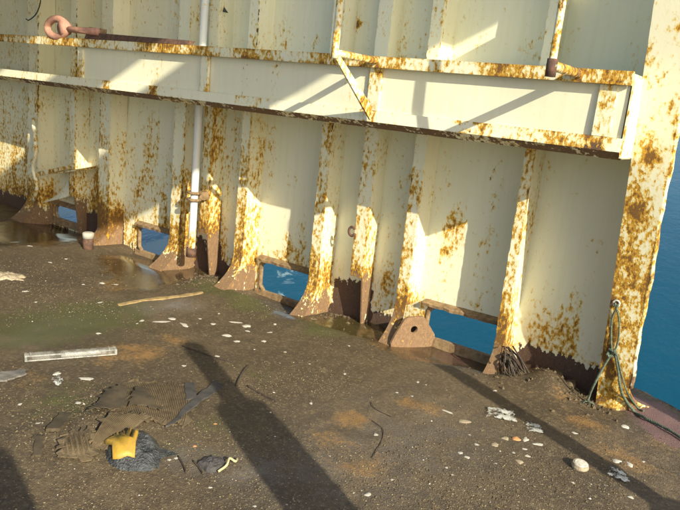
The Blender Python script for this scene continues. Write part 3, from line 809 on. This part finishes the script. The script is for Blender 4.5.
def sheet(c00, c10, c11, c01, nu, nv, dz=.012, ridge=0, amp=.004, lift=None, th=.004, rag=.012, curl=0.0):
    """thin sheet draped on the deck; ridge = number of corrugations along u"""
    cs = [np.array(c, float) for c in (c00, c10, c11, c01)]
    V = []
    ph = random.uniform(0, 6)
    for j in range(nv + 1):
        for i in range(nu + 1):
            u, v = i / nu, j / nv
            p = cs[0] * (1 - u) * (1 - v) + cs[1] * u * (1 - v) + cs[2] * u * v + cs[3] * (1 - u) * v
            if i in (0, nu) or j in (0, nv):
                p = p + np.array((math.sin(u * 23 + v * 17 + ph), math.cos(u * 19 - v * 29 + ph))) * rag + np.array((random.uniform(-1, 1), random.uniform(-1, 1))) * rag * .4
            V.append((p[0], p[1], 0))
    V = np.array(V)
    V[:, 2] = hz(V) + dz
    U = np.tile(np.linspace(0, 1, nu + 1), nv + 1); W = np.repeat(np.linspace(0, 1, nv + 1), nu + 1)
    if ridge: V[:, 2] += amp * np.sin(U * ridge * 2 * math.pi)
    V[:, 2] += curl * ((2 * W - 1) ** 4 + (2 * U - 1) ** 4) * .5 + wob(V, 14, 1) * .006
    if lift: V[:, 2] += lift(U, W)
    k = len(V); st = nu + 1
    V2 = V.copy(); V2[:, 2] -= th
    F = []
    for j in range(nv):
        for i in range(nu):
            a = j * st + i
            F += [(a, a + 1, a + 1 + st, a + st), (k + a, k + a + st, k + a + st + 1, k + a + 1)]
    for i in range(nu):
        t = nv * st + i
        F += [(i + 1, i, k + i, k + i + 1), (t, t + 1, k + t + 1, k + t)]
    for j in range(nv):
        a = j * st; b = a + nu
        F += [(a, a + st, k + a + st, k + a), (b + st, b, k + b, k + b + st)]
    return np.vstack([V, V2]), F

# clear ribbed lamp cover
A, B, C_, D_ = [np.array(q) for q in ((-3.469, 1.986), (-3.249, 2.419), (-3.401, 2.521), (-3.623, 2.062))]
zc = max(hz1(*q) for q in (A, B, C_, D_)) + .004
cov = root('lamp_cover', 'long clear ribbed plastic lamp cover lying on the deck at left', 'lamp cover', (float(A[0]), float(A[1]), zc))
lon = (B - A) / np.linalg.norm(B - A); Lg = float(np.linalg.norm(B - A)); lat = np.array((-lon[1], lon[0])); Wd = .075
def cpt(u, v, z): q = A + lon * u + lat * v; return (q[0], q[1], zc + z)
prof = [(0, 0), (.002, .022), (.012, .032), (Wd - .012, .032), (Wd - .002, .022), (Wd, 0)]
V = []; F = []
nu_ = 60
for i in range(nu_ + 1):
    u = Lg * i / nu_
    e = .0022 if i % 2 else 0
    for (v, z) in prof: V.append(cpt(u, v, z - (e if z > .03 else 0)))
for i in range(nu_):
    for k in range(len(prof) - 1):
        a = i * 6 + k
        F.append((a, a + 1, a + 7, a + 6))
part('cover', (V, F), M_DIFF, cov)
for u in (0.0, Lg):
    part('end_cap', poly_prism([cpt(u, v, z) for v, z in prof], np.append(lon * (.012 if u else -.012), 0), 0), M_DIFFEDGE, cov)
for v in (.002, Wd - .002):
    part('edge_lip', tube([cpt(u, v, .003) for u in np.linspace(-.01, Lg + .01, 12)], .0045, 6), M_DIFFEDGE, cov, None, True)
part('reflector', tube([cpt(u, Wd / 2, .012) for u in np.linspace(Lg * .38, Lg * .9, 8)], .016, 10), M_DIFFEDGE, cov, None, True)
for u in (.02, Lg - .03):
    part('clip', tube([cpt(u, .012, .034), cpt(u, Wd - .012, .034)], .004, 6), M_DIFFEDGE, cov, None, True)

# batten and its grey scum
P0, P1 = (-4.040, 3.020), (-3.913, 3.737)
P0 = np.array(P0); P1 = np.array(P1)
pts = []
nrm = np.array((-(P1 - P0)[1], (P1 - P0)[0])); nrm /= np.linalg.norm(nrm)
wdt = lambda t: .010 + .007 * math.sin(t * 3.0) + .004 * math.sin(t * 17) + .003 * math.sin(t * 41)
up = []; dn = []
for t in np.linspace(0, 1, 22):
    q = P0 + (P1 - P0) * t + nrm * .012 * math.sin(t * 5)
    up.append(q + nrm * wdt(t)); dn.append(q - nrm * wdt(t))
V = []; F = []
for a, b in zip(up, dn):
    za = hz1(*a)
    V += [(a[0], a[1], za), (a[0], a[1], za + .011), (b[0], b[1], za + .007), (b[0], b[1], za - .003)]
for i in range(21):
    for k in range(4):
        F.append((i * 4 + k, i * 4 + (k + 1) % 4, i * 4 + 4 + (k + 1) % 4, i * 4 + 4 + k))
F += [(0, 1, 2, 3), (84, 87, 86, 85)]
o = part('wooden_batten', (V, F), M_WOOD, None, None, False, (P0[0], P0[1], 0)); tag(o, 'pale yellow splintered wooden batten on the wet deck before the wall', 'batten')
o = part('grey_lath', sheet((-3.326, 1.732), (-3.311, 1.890), (-3.387, 1.927), (-3.421, 1.781), 12, 3, .012, 0, 0, None, .01, .004), simple('grey driftwood', (.20, .185, .155), (.12, .11, .09), 20, .85, .4, .003), None, None, False, (*(-3.357, 1.836), 0))
tag(o, 'grey flat lath end at the left edge below the lamp cover', 'lath')

# sodden cardboard
def thing_sheet(name, label, cat, mat, c, smooth=False, **kw):
    vf = sheet(*c, **kw)
    m = vf[0][:, :2].mean(0)
    o = part(name, vf, mat, None, None, smooth, (m[0], m[1], hz1(*m)))
    tag(o, label, cat); return o
thing_sheet('cardboard_sheet', 'wide sodden sheet of corrugated cardboard with upright ribs, left of the post shadow', 'cardboard', M_CARD, ((-2.554, 1.896), (-2.300, 2.141), (-2.629, 2.477), (-2.909, 2.256)), nu=160, nv=14, dz=.008, ridge=38, amp=.0026, rag=.026)
thing_sheet('cardboard_flap', 'dark folded cardboard flap resting over the ribbed sheet', 'cardboard', M_CARDDARK, ((-2.623, 1.821), (-2.595, 2.008), (-2.794, 2.170), (-2.809, 2.024)), nu=20, nv=14, dz=.026, ridge=0, rag=.012, lift=lambda U, W: .022 * np.sin(U * 3.1) * W + .012 * (1 - W))
thing_sheet('cardboard_piece', 'torn ribbed cardboard piece just behind the grey pouch', 'cardboard', M_CARD, ((-2.402, 1.671), (-2.343, 1.733), (-2.426, 2.034), (-2.602, 1.936)), nu=90, nv=12, dz=.016, ridge=18, amp=.0032, rag=.018, lift=lambda U, W: .018 * np.sin(W * 3.1))
thing_sheet('cardboard_scrap', 'dark triangular cardboard scrap on the right of the ribbed sheet', 'cardboard', M_CARDDARK, ((-2.606, 2.028), (-2.466, 2.117), (-2.694, 2.210), (-2.767, 2.201)), nu=14, nv=10, dz=.024, rag=.010)
thing_sheet('crumpled_paper', 'crumpled brown paper clump left of the grey pouch', 'paper', M_CARD, ((-2.417, 1.533), (-2.331, 1.622), (-2.502, 1.749), (-2.549, 1.646)), nu=26, nv=20, dz=.018, rag=.025, lift=lambda U, W: .022 * np.abs(np.sin(U * 17 + W * 6)) * np.sin(W * 3.1))
thing_sheet('rubber_strip', 'dusty dark rubber strip lying diagonally beside the cardboard', 'rubber strip', M_RUBBER, ((-2.334, 2.044), (-2.342, 2.127), (-2.513, 2.611), (-2.589, 2.606)), nu=6, nv=30, dz=.012, th=.010, rag=.003)
thing_sheet('rubber_offcut', 'short dusty rubber offcut standing across the end of the diagonal strip', 'rubber strip', M_RUBBER, ((-2.482, 2.303), (-2.462, 2.361), (-2.642, 2.503), (-2.658, 2.444)), nu=5, nv=10, dz=.012, th=.010, rag=.003)
thing_sheet('board_chunk', 'dark brown board chunk carrying a white shell at far left', 'board', M_CARDDARK, ((-2.659, 1.609), (-2.615, 1.657), (-2.749, 1.806), (-2.805, 1.776)), nu=8, nv=8, dz=.018, th=.016, rag=.005)
thing_sheet('board_end', 'dark weathered board end lying below the dark board chunk', 'board', M_CARDDARK, ((-2.523, 1.471), (-2.497, 1.498), (-2.614, 1.577), (-2.659, 1.555)), nu=8, nv=8, dz=.014, th=.012, rag=.008)
for c, lb, st in ((( (-2.468, 2.663), (-2.541, 2.770), (-2.598, 2.863), (-2.636, 2.937)), 'dark crooked twig beside the tip of the post shadow', .006),
              (((-2.104, 1.921), (-2.031, 1.887), (-1.973, 1.853)), 'short dark twig right of the grey pouch', .004),
              (((-2.025, 1.940), (-1.970, 1.925), (-1.922, 1.905)), 'short dark twig left of the foam scrap', .004),
              (((-1.690, 2.902), (-1.587, 2.851), (-1.512, 2.705), (-1.470, 2.569)), 'thin dark bent twig in the middle of the deck', .0018),
              (((-1.832, 3.107), (-1.759, 3.037), (-1.682, 3.032), (-1.639, 3.026)), 'thin dark curved twig behind the ochre stain', .0018),
              (((-3.125, 2.837), (-2.933, 2.857), (-2.732, 2.895)), 'thin dark straight twig across the tip of the broad post shadow', .003),
              (((-2.427, 2.710), (-2.298, 2.696), (-2.187, 2.689)), 'straight dark splinter right of the broad post shadow', .005)):
    o = part('twig', tube(spline(lay(c, .005), 6), st, 6), M_TWIG, None, None, True, (*c[0], hz1(*c[0]))); tag(o, lb, 'twig', 'dark twigs and splinters on the deck')

# pouch with the glove on it
PC = np.array((-2.241, 1.790))
pch = root('plastic_pouch', 'dark blue grey plastic pouch lying at lower left under a yellow glove', 'pouch', (PC[0], PC[1], hz1(*PC)))
outl = [(-2.373, 1.728), (-2.282, 1.674), (-2.197, 1.668), (-2.120, 1.724), (-2.086, 1.782), (-2.135, 1.850), (-2.220, 1.914), (-2.309, 1.928), (-2.400, 1.873), (-2.418, 1.798)]
n = 40
loop = spline([np.append(np.array(q), 0) for q in outl + [outl[0]]], 4)[:-1]
V = []; F = []
rings = 12
PEY = np.array((-2.412, 1.860)) - np.array((-2.266, 1.751)); PEY /= np.linalg.norm(PEY)
def pouch_z(xy, q):
    q = min(q, 1.0)
    bk = float(np.clip(((np.array(xy) - PC) @ PEY) / .20 + .45, 0, 1))
    z = hz1(*PC) + .004 + (.020 + .060 * bk) * (1 - q ** 2.5) if q < 1 else hz1(*xy)
    w = np.array([(xy[0], xy[1], 0)])
    return z + (wob(w, 30, 2)[0] * .006 + abs(wob(w, 55, 3)[0]) * .006) * (1 - q ** 4)
for i in range(rings + 1):
    q = i / rings
    for p in loop:
        xy = PC + (p[:2] - PC) * max(q, .001)
        z = pouch_z(xy, q)
        V.append((xy[0], xy[1], z))
m = len(loop)
for i in range(rings):
    for s in range(m):
        t = (s + 1) % m
        F.append((i * m + s, i * m + t, (i + 1) * m + t, (i + 1) * m + s))
part('film', (V, F), M_POUCH, pch, None, True)
part('tail', sheet((-2.111, 1.803), (-2.131, 1.830), (-2.104, 1.921), (-2.208, 1.888), 10, 8, .012, 0, 0, None, .002, .002, 0), M_POUCH, pch)
part('seam', tube(spline([np.array((q[0], q[1], hz1(*PC) + h_)) for q, h_ in (((-2.392, 1.867), .016), ((-2.304, 1.879), .036), ((-2.217, 1.866), .032), ((-2.158, 1.852), .018))], 6), .006, 6), M_RUBBER, pch, None, True)
g0 = np.array((-2.209, 1.702)); 
ex = np.array((-2.231, 1.788)) - np.array((-2.308, 1.707)); sc = np.linalg.norm(ex); ex /= sc
ey = np.array((-2.359, 1.820)) - np.array((-2.206, 1.705)); sy = np.linalg.norm(ey); ey /= sy
gl = [(-.36, .02), (-.40, .38), (-.62, .62), (-.72, .82), (-.62, .90), (-.42, .72), (-.30, .56), (-.40, 1.02), (-.35, 1.12), (-.26, 1.08), (-.15, .58), (-.11, .58), (-.11, 1.16), (-.04, 1.24), (.03, 1.17), (.04, .58), (.09, .58), (.19, 1.08), (.26, 1.12), (.31, 1.04),
      (.21, .54), (.29, .54), (.44, .84), (.52, .84), (.54, .76), (.44, .42), (.40, .02), (.15, .05), (-.1, -.02)]
gz = hz1(*PC) + .050
V = []; F = []
k = len(gl); ce = np.array((.0, .45))
for lay_i, (s_, z_) in enumerate(((1.0, -.008), (1.0, .003), (.86, .010))):
    for (u, v) in gl:
        q = ce + (np.array((u, v)) - ce) * s_
        p = g0 + ex * q[0] * sc * 1.08 + ey * q[1] * sy * 1.0
        dd = np.linalg.norm(p - PC)
        V.append((p[0], p[1], pouch_z(p, min(.97, dd / .16)) + .014 + z_ * .9))
for l_ in range(2):
    for i in range(k):
        j = (i + 1) % k
        F.append((l_ * k + i, l_ * k + j, l_ * k + k + j, l_ * k + k + i))
F.append(tuple(2 * k + i for i in range(k)))
o = part('glove', (V, F), M_GLOVE, None, None, True, (g0[0], g0[1], gz)); tag(o, 'yellow rubber glove with spread fingers lying on the dark pouch', 'glove')

# foam scrap with cream strip
fc = (-1.930, 1.978)
fs = root('foam_scrap', 'charcoal foam scrap with a curled cream strip near the shadow', 'foam scrap', (*fc, hz1(*fc)))
part('foam', polar(fc[0] - .02, fc[1] + .01, .055, .030, 5, 18, 0, .008, .5, 1.1, .25, .4), M_FOAM, fs, None, False)
part('strip', tube(spline([np.array((q[0], q[1], hz1(*fc) + z)) for q, z in (((-1.883, 1.957), .012), ((-1.882, 2.005), .022), ((-1.908, 2.050), .028), ((-1.884, 2.063), .018), ((-1.901, 2.094), .010))], 6), .006, 6), M_CREAM, fs, None, True)

# rocks, clods and the frayed hawser end at the slim frame
for c, r_, h_, lb in (((-1.356, 4.441), .075, .07, 'brown mud clod on the dirt heap beside the slim frame'), ((-1.239, 4.369), .065, .075, 'larger square mud clod right of the dirt heap'),
                      ((-1.158, 4.314), .05, .04, 'low mud clod in front of the end panel'), ((-1.343, 4.147), .035, .03, 'small mud clod low on the dirt heap'), ((-1.046, 4.254), .04, .03, 'small mud clod nearest the end post')):
    lump('mud_clod', lb, 'clod', c, r_, h_, M_MUD, 'mud clods by the end panel', rings=5, seg=12, jit=.25, wr=.01, flat=.35, rot=random.uniform(0, 3))
hw = np.array((-1.415, 4.120, 0.166)); fr = []
for k in range(44):
    a = random.uniform(.5, 1.45); Lk = random.uniform(.06, .17)
    st = np.array((-1.46 + random.uniform(-.02, .03), 4.13 + random.uniform(-.03, .05), .15 + random.uniform(-.06, .04)))
    en = st + (Lk * math.sin(a), -random.uniform(.0, .10), -random.uniform(.06, .17))
    en[2] = max(en[2], hz1(en[0], min(en[1], 4.3)) + .01)
    mid = (st + en) / 2 + (random.uniform(-.02, .02), -.02, random.uniform(0, .05))
    fr.append(tube(spline([st, mid, en], 5), random.uniform(.003, .007), 5))
o = part('frayed_hawser', join(*fr), M_ROPEGREY, None, None, True, (-1.4, 4.1, .05)); tag(o, 'frayed dark brown rope end bundled at the slim frame foot', 'rope')
# pipe stub at the wall
ps = (-5.633, 3.845)
st = root('pipe_stub', 'short rusty pipe stub with a grey cap by the shaded wall', 'pipe stub', (*ps, hz1(*ps)))
part('stub', tube([(ps[0], ps[1], -.03), (ps[0], ps[1], .10)], .05, 12), M_RUSTDARK, st, None, True)
part('cap', tube([(ps[0], ps[1], .10), (ps[0], ps[1], .15), (ps[0], ps[1], .158)], [.055, .055, .04], 12), M_STEELGREY, st, None, True)

# shells: a few meshes shared by many
def shell_mesh(i):
    V, F = polar(0, 0, 1.0, .32, 4, 12, 0, .12, 0, 1.0, .30, .6)
    V[:, 2] -= V[:, 2].min()
    me = make_mesh('shell_fragment', V, F, M_SHELL, None, True)
    return me
SH = [shell_mesh(i) for i in range(7)]
def shell(c, w, d_, label, group=None, mesh=None, rot=None, mat=None, name='shell_fragment', cat='shell', h=.4):
    me = mesh or random.choice(SH)
    if mat:
        me = me.copy(); me.materials.clear(); me.materials.append(mat)
    o = bpy.data.objects.new(name, me); col.objects.link(o)
    o.location = (c[0], c[1], hz1(*c) - .001)
    o.rotation_euler = (0, 0, random.uniform(0, 6.28) if rot is None else rot)
    o.scale = (w / 2, d_ / 2, h * min(w, d_))
    tag(o, label, cat, group); ROOTS.append(o); return o
SMALL = 'small white shell fragment lying loose on the muddy deck'
GS = 'small white shell fragments'
SMALL_OBJS = []
SHELLS_SMALL = [((-3.582, 3.143), .07, .05), ((-3.480, 3.317), .035, .02), ((-3.343, 3.317), .05, .03), ((-3.086, 3.410), .05, .025), ((-2.981, 3.193), .04, .05), ((-2.880, 3.352), .04, .05), ((-3.673, 2.950), .05, .03), ((-2.873, 2.904), .035, .03),
                ((-3.069, 3.680), .04, .025), ((-3.481, 3.509), .03, .02), ((-2.872, 2.631), .03, .03), ((-2.975, 3.520), .05, .02), ((-1.232, 3.154), .028, .014), ((-1.156, 3.066), .032, .03), ((-0.953, 3.208), .022, .03), ((-0.915, 3.149), .03, .03),
                ((-0.979, 3.124), .022, .02), ((-0.998, 2.942), .018, .018), ((-1.374, 3.811), .04, .02), ((-0.817, 3.598), .04, .03), ((-0.418, 3.146), .03, .03), ((-0.451, 3.563), .03, .02), ((-4.682, 2.665), .06, .03), ((-5.351, 3.276), .05, .03),
                ((-5.405, 3.465), .035, .04), ((-4.632, 3.123), .03, .03), ((-4.600, 3.276), .05, .05), ((-4.516, 3.350), .05, .03), ((-4.426, 2.602), .03, .02), ((-4.172, 2.959), .06, .03), ((-3.637, 2.570), .04, .03), ((-3.243, 2.032), .04, .05),
                ((-3.083, 2.115), .09, .04), ((-2.848, 1.910), .045, .03), ((-2.729, 1.750), .04, .035), ((-2.430, 1.604), .03, .025), ((-2.791, 1.653), .03, .02), ((-1.588, 2.786), .035, .035), ((-1.774, 3.551), .035, .02), ((-1.717, 3.550), .018, .014),
                ((-1.786, 3.320), .02, .02), ((-1.310, 2.295), .035, .035), ((-2.048, 2.826), .02, .03), ((-6.194, 3.425), .10, .04), ((-5.986, 3.458), .07, .03), ((-1.175, 2.919), .03, .03), ((-1.128, 2.900), .028, .03), ((-1.159, 2.738), .02, .02),
                ((-0.658, 3.054), .02, .02), ((-2.169, 3.322), .02, .02), ((-2.103, 1.909), .025, .025), ((-2.111, 1.876), .02, .02), ((-2.430, 3.733), .02, .02), ((-1.491, 4.253), .02, .015), ((-1.695, 3.341), .02, .02), ((-1.106, 2.694), .016, .016),
                ((-1.298, 2.474), .018, .016), ((-1.629, 2.444), .014, .014), ((-2.653, 3.310), .025, .02), ((-2.415, 3.277), .02, .015), ((-3.643, 2.885), .03, .02), ((-3.046, 1.706), .03, .02), ((-1.605, 1.897), .02, .02), ((-1.828, 1.857), .02, .02), ((-0.534, 3.157), .02, .02), ((-0.679, 3.603), .014, .012)]
for c, w, d_ in SHELLS_SMALL: SMALL_OBJS.append((shell(c, w, d_, SMALL, GS), c))
shell((-3.583, 3.035), .16, .035, 'long white shell streak behind the broad shadow tip', GS, rot=1.0)
shell((-3.435, 3.126), .11, .05, 'curved white shell right of the long white streak', GS, rot=-.2)
shell((-3.274, 3.481), .13, .03, 'slim white shell strip right of the curved shell', GS, rot=.65)
shell((-3.164, 3.482), .06, .07, 'hooked white shell at the end of the slim strip', GS)
shell((-3.105, 3.221), .08, .05, 'oval white shell in front of the slim white strip', GS, rot=.5)
shell((-0.919, 3.317), .06, .04, 'white oval shell right of the orange shell', GS, rot=.5)
shell((-0.990, 3.318), .035, .07, 'upright white shell touching the orange shell', GS, rot=.2)
shell((-1.454, 3.320), .08, .022, 'white shell streak on the ochre stain', GS, rot=.1)
shell((-1.328, 3.280), .08, .05, 'pale grey flat shell left of the crumpled film', GS, rot=.8, mat=M_SHELLTAN)
shell((-1.030, 3.291), .058, .05, 'orange shell among white ones near the thin shadow', 'coloured shells', mat=M_ORANGE, h=.5)
shell((-1.077, 3.256), .045, .05, 'chalky tan shell just left of the orange shell', 'coloured shells', mat=M_SHELLTAN, h=.5)
shell((-1.085, 3.142), .04, .05, 'brown tan shell in front of the chalky one', 'coloured shells', mat=M_SHELLTAN)
shell((-0.555, 3.441), .055, .04, 'white shell left of a pair on the rusty patch', GS)
shell((-0.496, 3.461), .06, .035, 'white shell right of a pair on the rusty patch', GS)
shell((-0.922, 3.047), .05, .04, 'speckled tan shell in front of the white shells', 'coloured shells', mat=M_SHELLTAN)
shell((-0.630, 3.917), .05, .05, 'star shaped white shell near the rope', GS)
shell((-2.211, 2.253), .02, .02, 'small orange chip on the left of the broad shadow', 'coloured shells', mat=M_ORANGE)
shell((-2.125, 2.042), .025, .02, 'orange chip right of the pouch tail', 'coloured shells', mat=M_ORANGE)
shell((-2.653, 1.686), .022, .03, 'orange chip on the dark board chunk', 'coloured shells', mat=M_ORANGE)
o = lump('shell_cluster', 'encrusted pale shell cluster at the left edge of the deck', 'shell', (-5.115, 2.753), .09, .018, M_SHELLTAN, rings=5, seg=22, jit=.35, wr=.03, stretch=1.5, rot=.5)
# each small fragment is told apart by the landmark it lies closest to
LAND = [('the lamp cover', (-3.438, 2.238)), ('the wooden batten', (-3.979, 3.361)), ('the orange shell', (-1.030, 3.291)), ('the grey pouch', (-2.246, 1.784)), ('the ribbed cardboard', (-2.579, 2.177)), ('the foam scrap', (-1.933, 1.987)),
        ('the slim frame foot', (-1.478, 4.087)), ('the pipe stub', (-5.633, 3.845)), ('the round white cap', (-0.679, 3.232)), ('the ochre stain in mid deck', (-1.541, 3.279)), ('the tip of the broad shadow', (-3.107, 2.888)), ('the shell cluster', (-5.115, 2.753)),
        ('the long white shell strip', (-3.274, 3.481)), ('the dark board chunk', (-2.713, 1.708)), ('the star shaped shell', (-0.630, 3.917)), ('the small ochre patch', (-1.807, 2.911)), ('the bottom edge of the deck in view', (-1.473, 2.028)), ('the lowered shaded wall corner', (-6.287, 3.528))]
LAND[-1] = ('the shaded far corner', LAND[-1][1])
ORD = ['nearest', 'second nearest', 'third nearest', 'fourth nearest', 'fifth nearest', 'sixth nearest', 'seventh nearest', 'eighth nearest', 'ninth nearest', 'tenth nearest', 'eleventh nearest', 'twelfth nearest']
near = {}
for ob, c in SMALL_OBJS:
    dd = [math.hypot(c[0] - l[1][0], c[1] - l[1][1]) for l in LAND]
    near.setdefault(int(np.argmin(dd)), []).append((min(dd), ob))
for k_, L_ in near.items():
    for i_, (d_, ob) in enumerate(sorted(L_, key=lambda q: q[0])):
        ob['label'] = 'small white shell fragment lying ' + ORD[i_] + ' to ' + LAND[k_][0]
# round cap standing proud
dc = (-0.679, 3.232); z0 = hz1(*dc)
cp = root('round_cap', 'thick round white cap lying beside the thin shadow', 'cap', (*dc, z0))
tl = np.array((.12, -.10, 1.0)); tl /= np.linalg.norm(tl)
cc = np.array((dc[0], dc[1], z0))
part('rim', tube([cc, cc + tl * .012, cc + tl * .026], [.040, .042, .037], 22), M_SHELLTAN, cp, None, False)
part('face', tube([cc + tl * .0265, cc + tl * .030], [.034, .029], 22), M_SHELL, cp, None, False)
# films
def film(label, a, b, c, d_, **kw):
    thing_sheet('crumpled_film', label, 'plastic film', M_FILM, (a, b, c, d_), nu=22, nv=14, dz=.006, th=.001, rag=.006, lift=lambda U, W: .004 * np.abs(np.sin(U * 8 + W * 5)) + .002 * np.sin(W * 9), **kw)
film('long crumpled clear plastic film left of the thin shadow', (-1.246, 3.405), (-1.103, 3.474), (-1.165, 3.584), (-1.297, 3.532))
film('clear plastic film scrap at the edge of the thin shadow', (-1.021, 3.412), (-0.940, 3.435), (-0.990, 3.528), (-1.053, 3.511))
film('streaked clear film lying inside the thin shadow', (-0.547, 3.241), (-0.454, 3.261), (-0.490, 3.336), (-0.556, 3.333))
film('white translucent plastic shard below the lamp cover', (-3.179, 1.963), (-3.092, 1.944), (-3.131, 1.998), (-3.193, 2.007))

# ---------------------------------------------------------------- loose grit and gravel
M_STRAW = simple('brown straw', (.16, .12, .055), (.075, .055, .028), 50, .9, 0)
M_GRIT = simple('sandy shell grit', (.36, .30, .17), (.22, .17, .095), 90, .8, 0)
def grit(name, label, n, smin, smax, mat, flat=.6, seed=1, base_w=.06, elong=1.0):
    r = np.random.default_rng(seed)
    n6 = n * (6 if base_w else 40)
    P = np.stack([r.uniform(-7.5, .3, n6), r.uniform(.9, 4.25, n6)], 1)
    w = np.clip(field(np.hstack([P, np.zeros((len(P), 1))]), GRI), 0, 1) * .85 + base_w
    w *= np.clip(.55 + .55 * wob(np.hstack([P, np.zeros((len(P), 1))]), 5, 4), .05, 1)
    w *= 1 - .9 * np.clip(field(np.hstack([P, np.zeros((len(P), 1))]), WET), 0, 1)
    P = P[r.uniform(0, 1, len(P)) < w][:n]
    k = len(P); z = hz(P)
    s = smin + (smax - smin) * r.uniform(0, 1, k) ** 3
    base = np.array([(1, 0, 0), (0, 1, 0), (-1, 0, 0), (0, -1, 0), (0, 0, 1), (0, 0, -1)], float)
    V = base[None] * (1 + r.uniform(-.35, .35, (k, 6, 1)))
    an = r.uniform(0, 6.28, k); ca, sa = np.cos(an), np.sin(an)
    asp = r.uniform(.5, 1, k)
    x = V[..., 0] * elong; y = V[..., 1] * asp[:, None]
    V = np.stack([x * ca[:, None] - y * sa[:, None], x * sa[:, None] + y * ca[:, None], V[..., 2] * flat], 2) * s[:, None, None]
    V[..., :2] += P[:, None]; V[..., 2] += (z + s * .15)[:, None]
    f = np.array([(0, 1, 4), (1, 2, 4), (2, 3, 4), (3, 0, 4), (1, 0, 5), (2, 1, 5), (3, 2, 5), (0, 3, 5)])
    F = (f[None] + (np.arange(k) * 6)[:, None, None]).reshape(-1, 3)
    me = bpy.data.meshes.new(name)
    me.from_pydata(V.reshape(-1, 3), [], F)
    me.materials.append(mat)
    o = bpy.data.objects.new(name, me); col.objects.link(o); ROOTS.append(o)
    tag(o, label, 'grit', kind='stuff')
def heap_crumbs():
    global GRI
    keep_ = GRI
    GRI = [((-1.26, 4.17), .22, 3.0), ((-1.05, 4.12), .20, 2.0), ((-4.30, 4.05), .2, 2.0), ((-2.75, 4.2), .2, 1.5)]
    grit('heap_crumbs', 'loose mud crumbs heaped along the foot of the wall', 2600, .004, .020, M_MUD, .8, 9, .0)
    GRI = keep_
heap_crumbs()
def straw_litter():
    global GRI
    keep_ = GRI
    GRI = [((-2.842, 1.970), .28, 1.5), ((-2.583, 1.637), .25, 1.5), ((-2.689, 2.233), .25, 1.2), ((-2.288, 2.093), .25, 1.2), ((-2.387, 1.712), .2, 1.2), ((-2.749, 3.814), .25, .7)]
    grit('straw_litter', 'short brown straw and fibre litter around the sodden cardboard', 2600, .0018, .0042, M_STRAW, .6, 21, .002, 6.0)
    GRI = keep_
straw_litter()
grit('shell_grit', 'pale shell grit scattered over the muddy deck', 12000, .0012, .0052, M_GRIT, .5, 3)
grit('white_grit', 'tiny white shell chips scattered over the deck', 280, .002, .008, M_SHELL, .5, 5)
grit('dark_gravel', 'dark mud crumbs scattered over the deck', 14000, .002, .008, M_MUD, .7, 4)

# ---------------------------------------------------------------- unseen shadow casters, some added for the shade: gantry, sky blocker, posts, photographer stand-in
ga = root('occluder', 'steel gantry added unseen behind the camera to shade the wall', 'occluder', (2.0, 3.3, 0))
def shadow_plate(y0, y1, z0, z1): return plate((2.0, y0, z0), (2.0, y1, z0), (2.0, y1, z1), (2.0, y0, z1), (.05, 0, 0), 2, 2)  # added out of view; plates and gaps are shaped to shade the wall
part('shadow_plate', shadow_plate(.10, .95, 4.40, 5.14), M_STEELGREY, ga)
part('shadow_plate', shadow_plate(-7, .09, 4.40, 5.42), M_STEELGREY, ga)
part('shadow_plate', shadow_plate(.96, 3.45, 4.40, 5.42), M_STEELGREY, ga)
part('shadow_plate', shadow_plate(-.05, 3.45, 5.43, 8.2), M_STEELGREY, ga)
part('shadow_plate', shadow_plate(-7, -.05, 5.43, 5.85), M_STEELGREY, ga)
part('shadow_plate', shadow_plate(-7, -.05, 6.35, 8.2), M_STEELGREY, ga)
for y in (3.28, -6.9):
    part('leg', plate((1.98, y - .09, -.05), (1.98, y + .09, -.05), (1.98, y + .09, 8.2), (1.98, y - .09, 8.2), (.14, 0, 0), 1, 1), M_STEELGREY, ga)
ov = root('sky_blocker', 'added steel sheet above the far end, out of view, that cuts sky light', 'sky blocker', (-10, 2, 3.0))
part('plate', plate((-16, -2.5, 3.0), (-5.0, -2.5, 3.0), (-5.0, 4.5, 3.0), (-16, 4.5, 3.0), (0, 0, .05), 2, 2), M_STEELGREY, ov)  # added overhead, unseen, to cut sky light on the far wall
for x in (-15.5, -12.5, -9.5):
    part('pillar', tube([(x, -2.2, -.05), (x, -2.2, 3.01)], .07, 12), M_STEELGREY, ov)
vp = root('vent_post', 'tall vent post with a stepped neck behind the camera', 'vent', (1.2, .806, 0))
part('body', tube([(1.2, .806, -.05), (1.2, .806, 1.86), (1.2, .806, 1.87)], [.15, .15, .12], 24), M_STEELGREY, vp)
part('neck', tube([(1.2, .806, 1.86), (1.2, .806, 2.31), (1.2, .806, 2.34)], [.075, .070, .055], 20), M_STEELGREY, vp)
rp2 = root('stub_mast', 'slim stub mast on a thick base beyond the right edge', 'mast', (1.5, 2.33, 0))
part('mast', tube([(1.5, 2.33, .9), (1.5, 2.33, 1.90)], .062, 16), M_STEELGREY, rp2)
part('base', tube([(1.5, 2.33, -.05), (1.5, 2.33, .94), (1.5, 2.33, .97)], [.13, .13, .08], 20), M_STEELGREY, rp2)
mv = root('photographer_stand_in', 'unseen stand-in for the photographer, casting their shadow on the deck', 'vent', (.62, -.47, 0))
part('stand_in_body', tube([(.62, -.47, -.05), (.62, -.47, 1.55)], .32, 24), M_STEELGREY, mv)  # unseen stand-in for the photographer, shaped to cast their shadow
part('stand_in_top', tube([(.62, -.47, 1.45), (.62, -.47, 1.55), (.62, -.47, 1.78), (.62, -.47, 1.90)], [.36, .37, .30, .10], 24), M_STEELGREY, mv)

# ---------------------------------------------------------------- heel the ship over
bpy.context.view_layer.update()
for o in ROOTS:
    o.matrix_world = HEEL @ Matrix.LocRotScale(o.location, o.rotation_euler, o.scale)
bpy.context.view_layer.update()
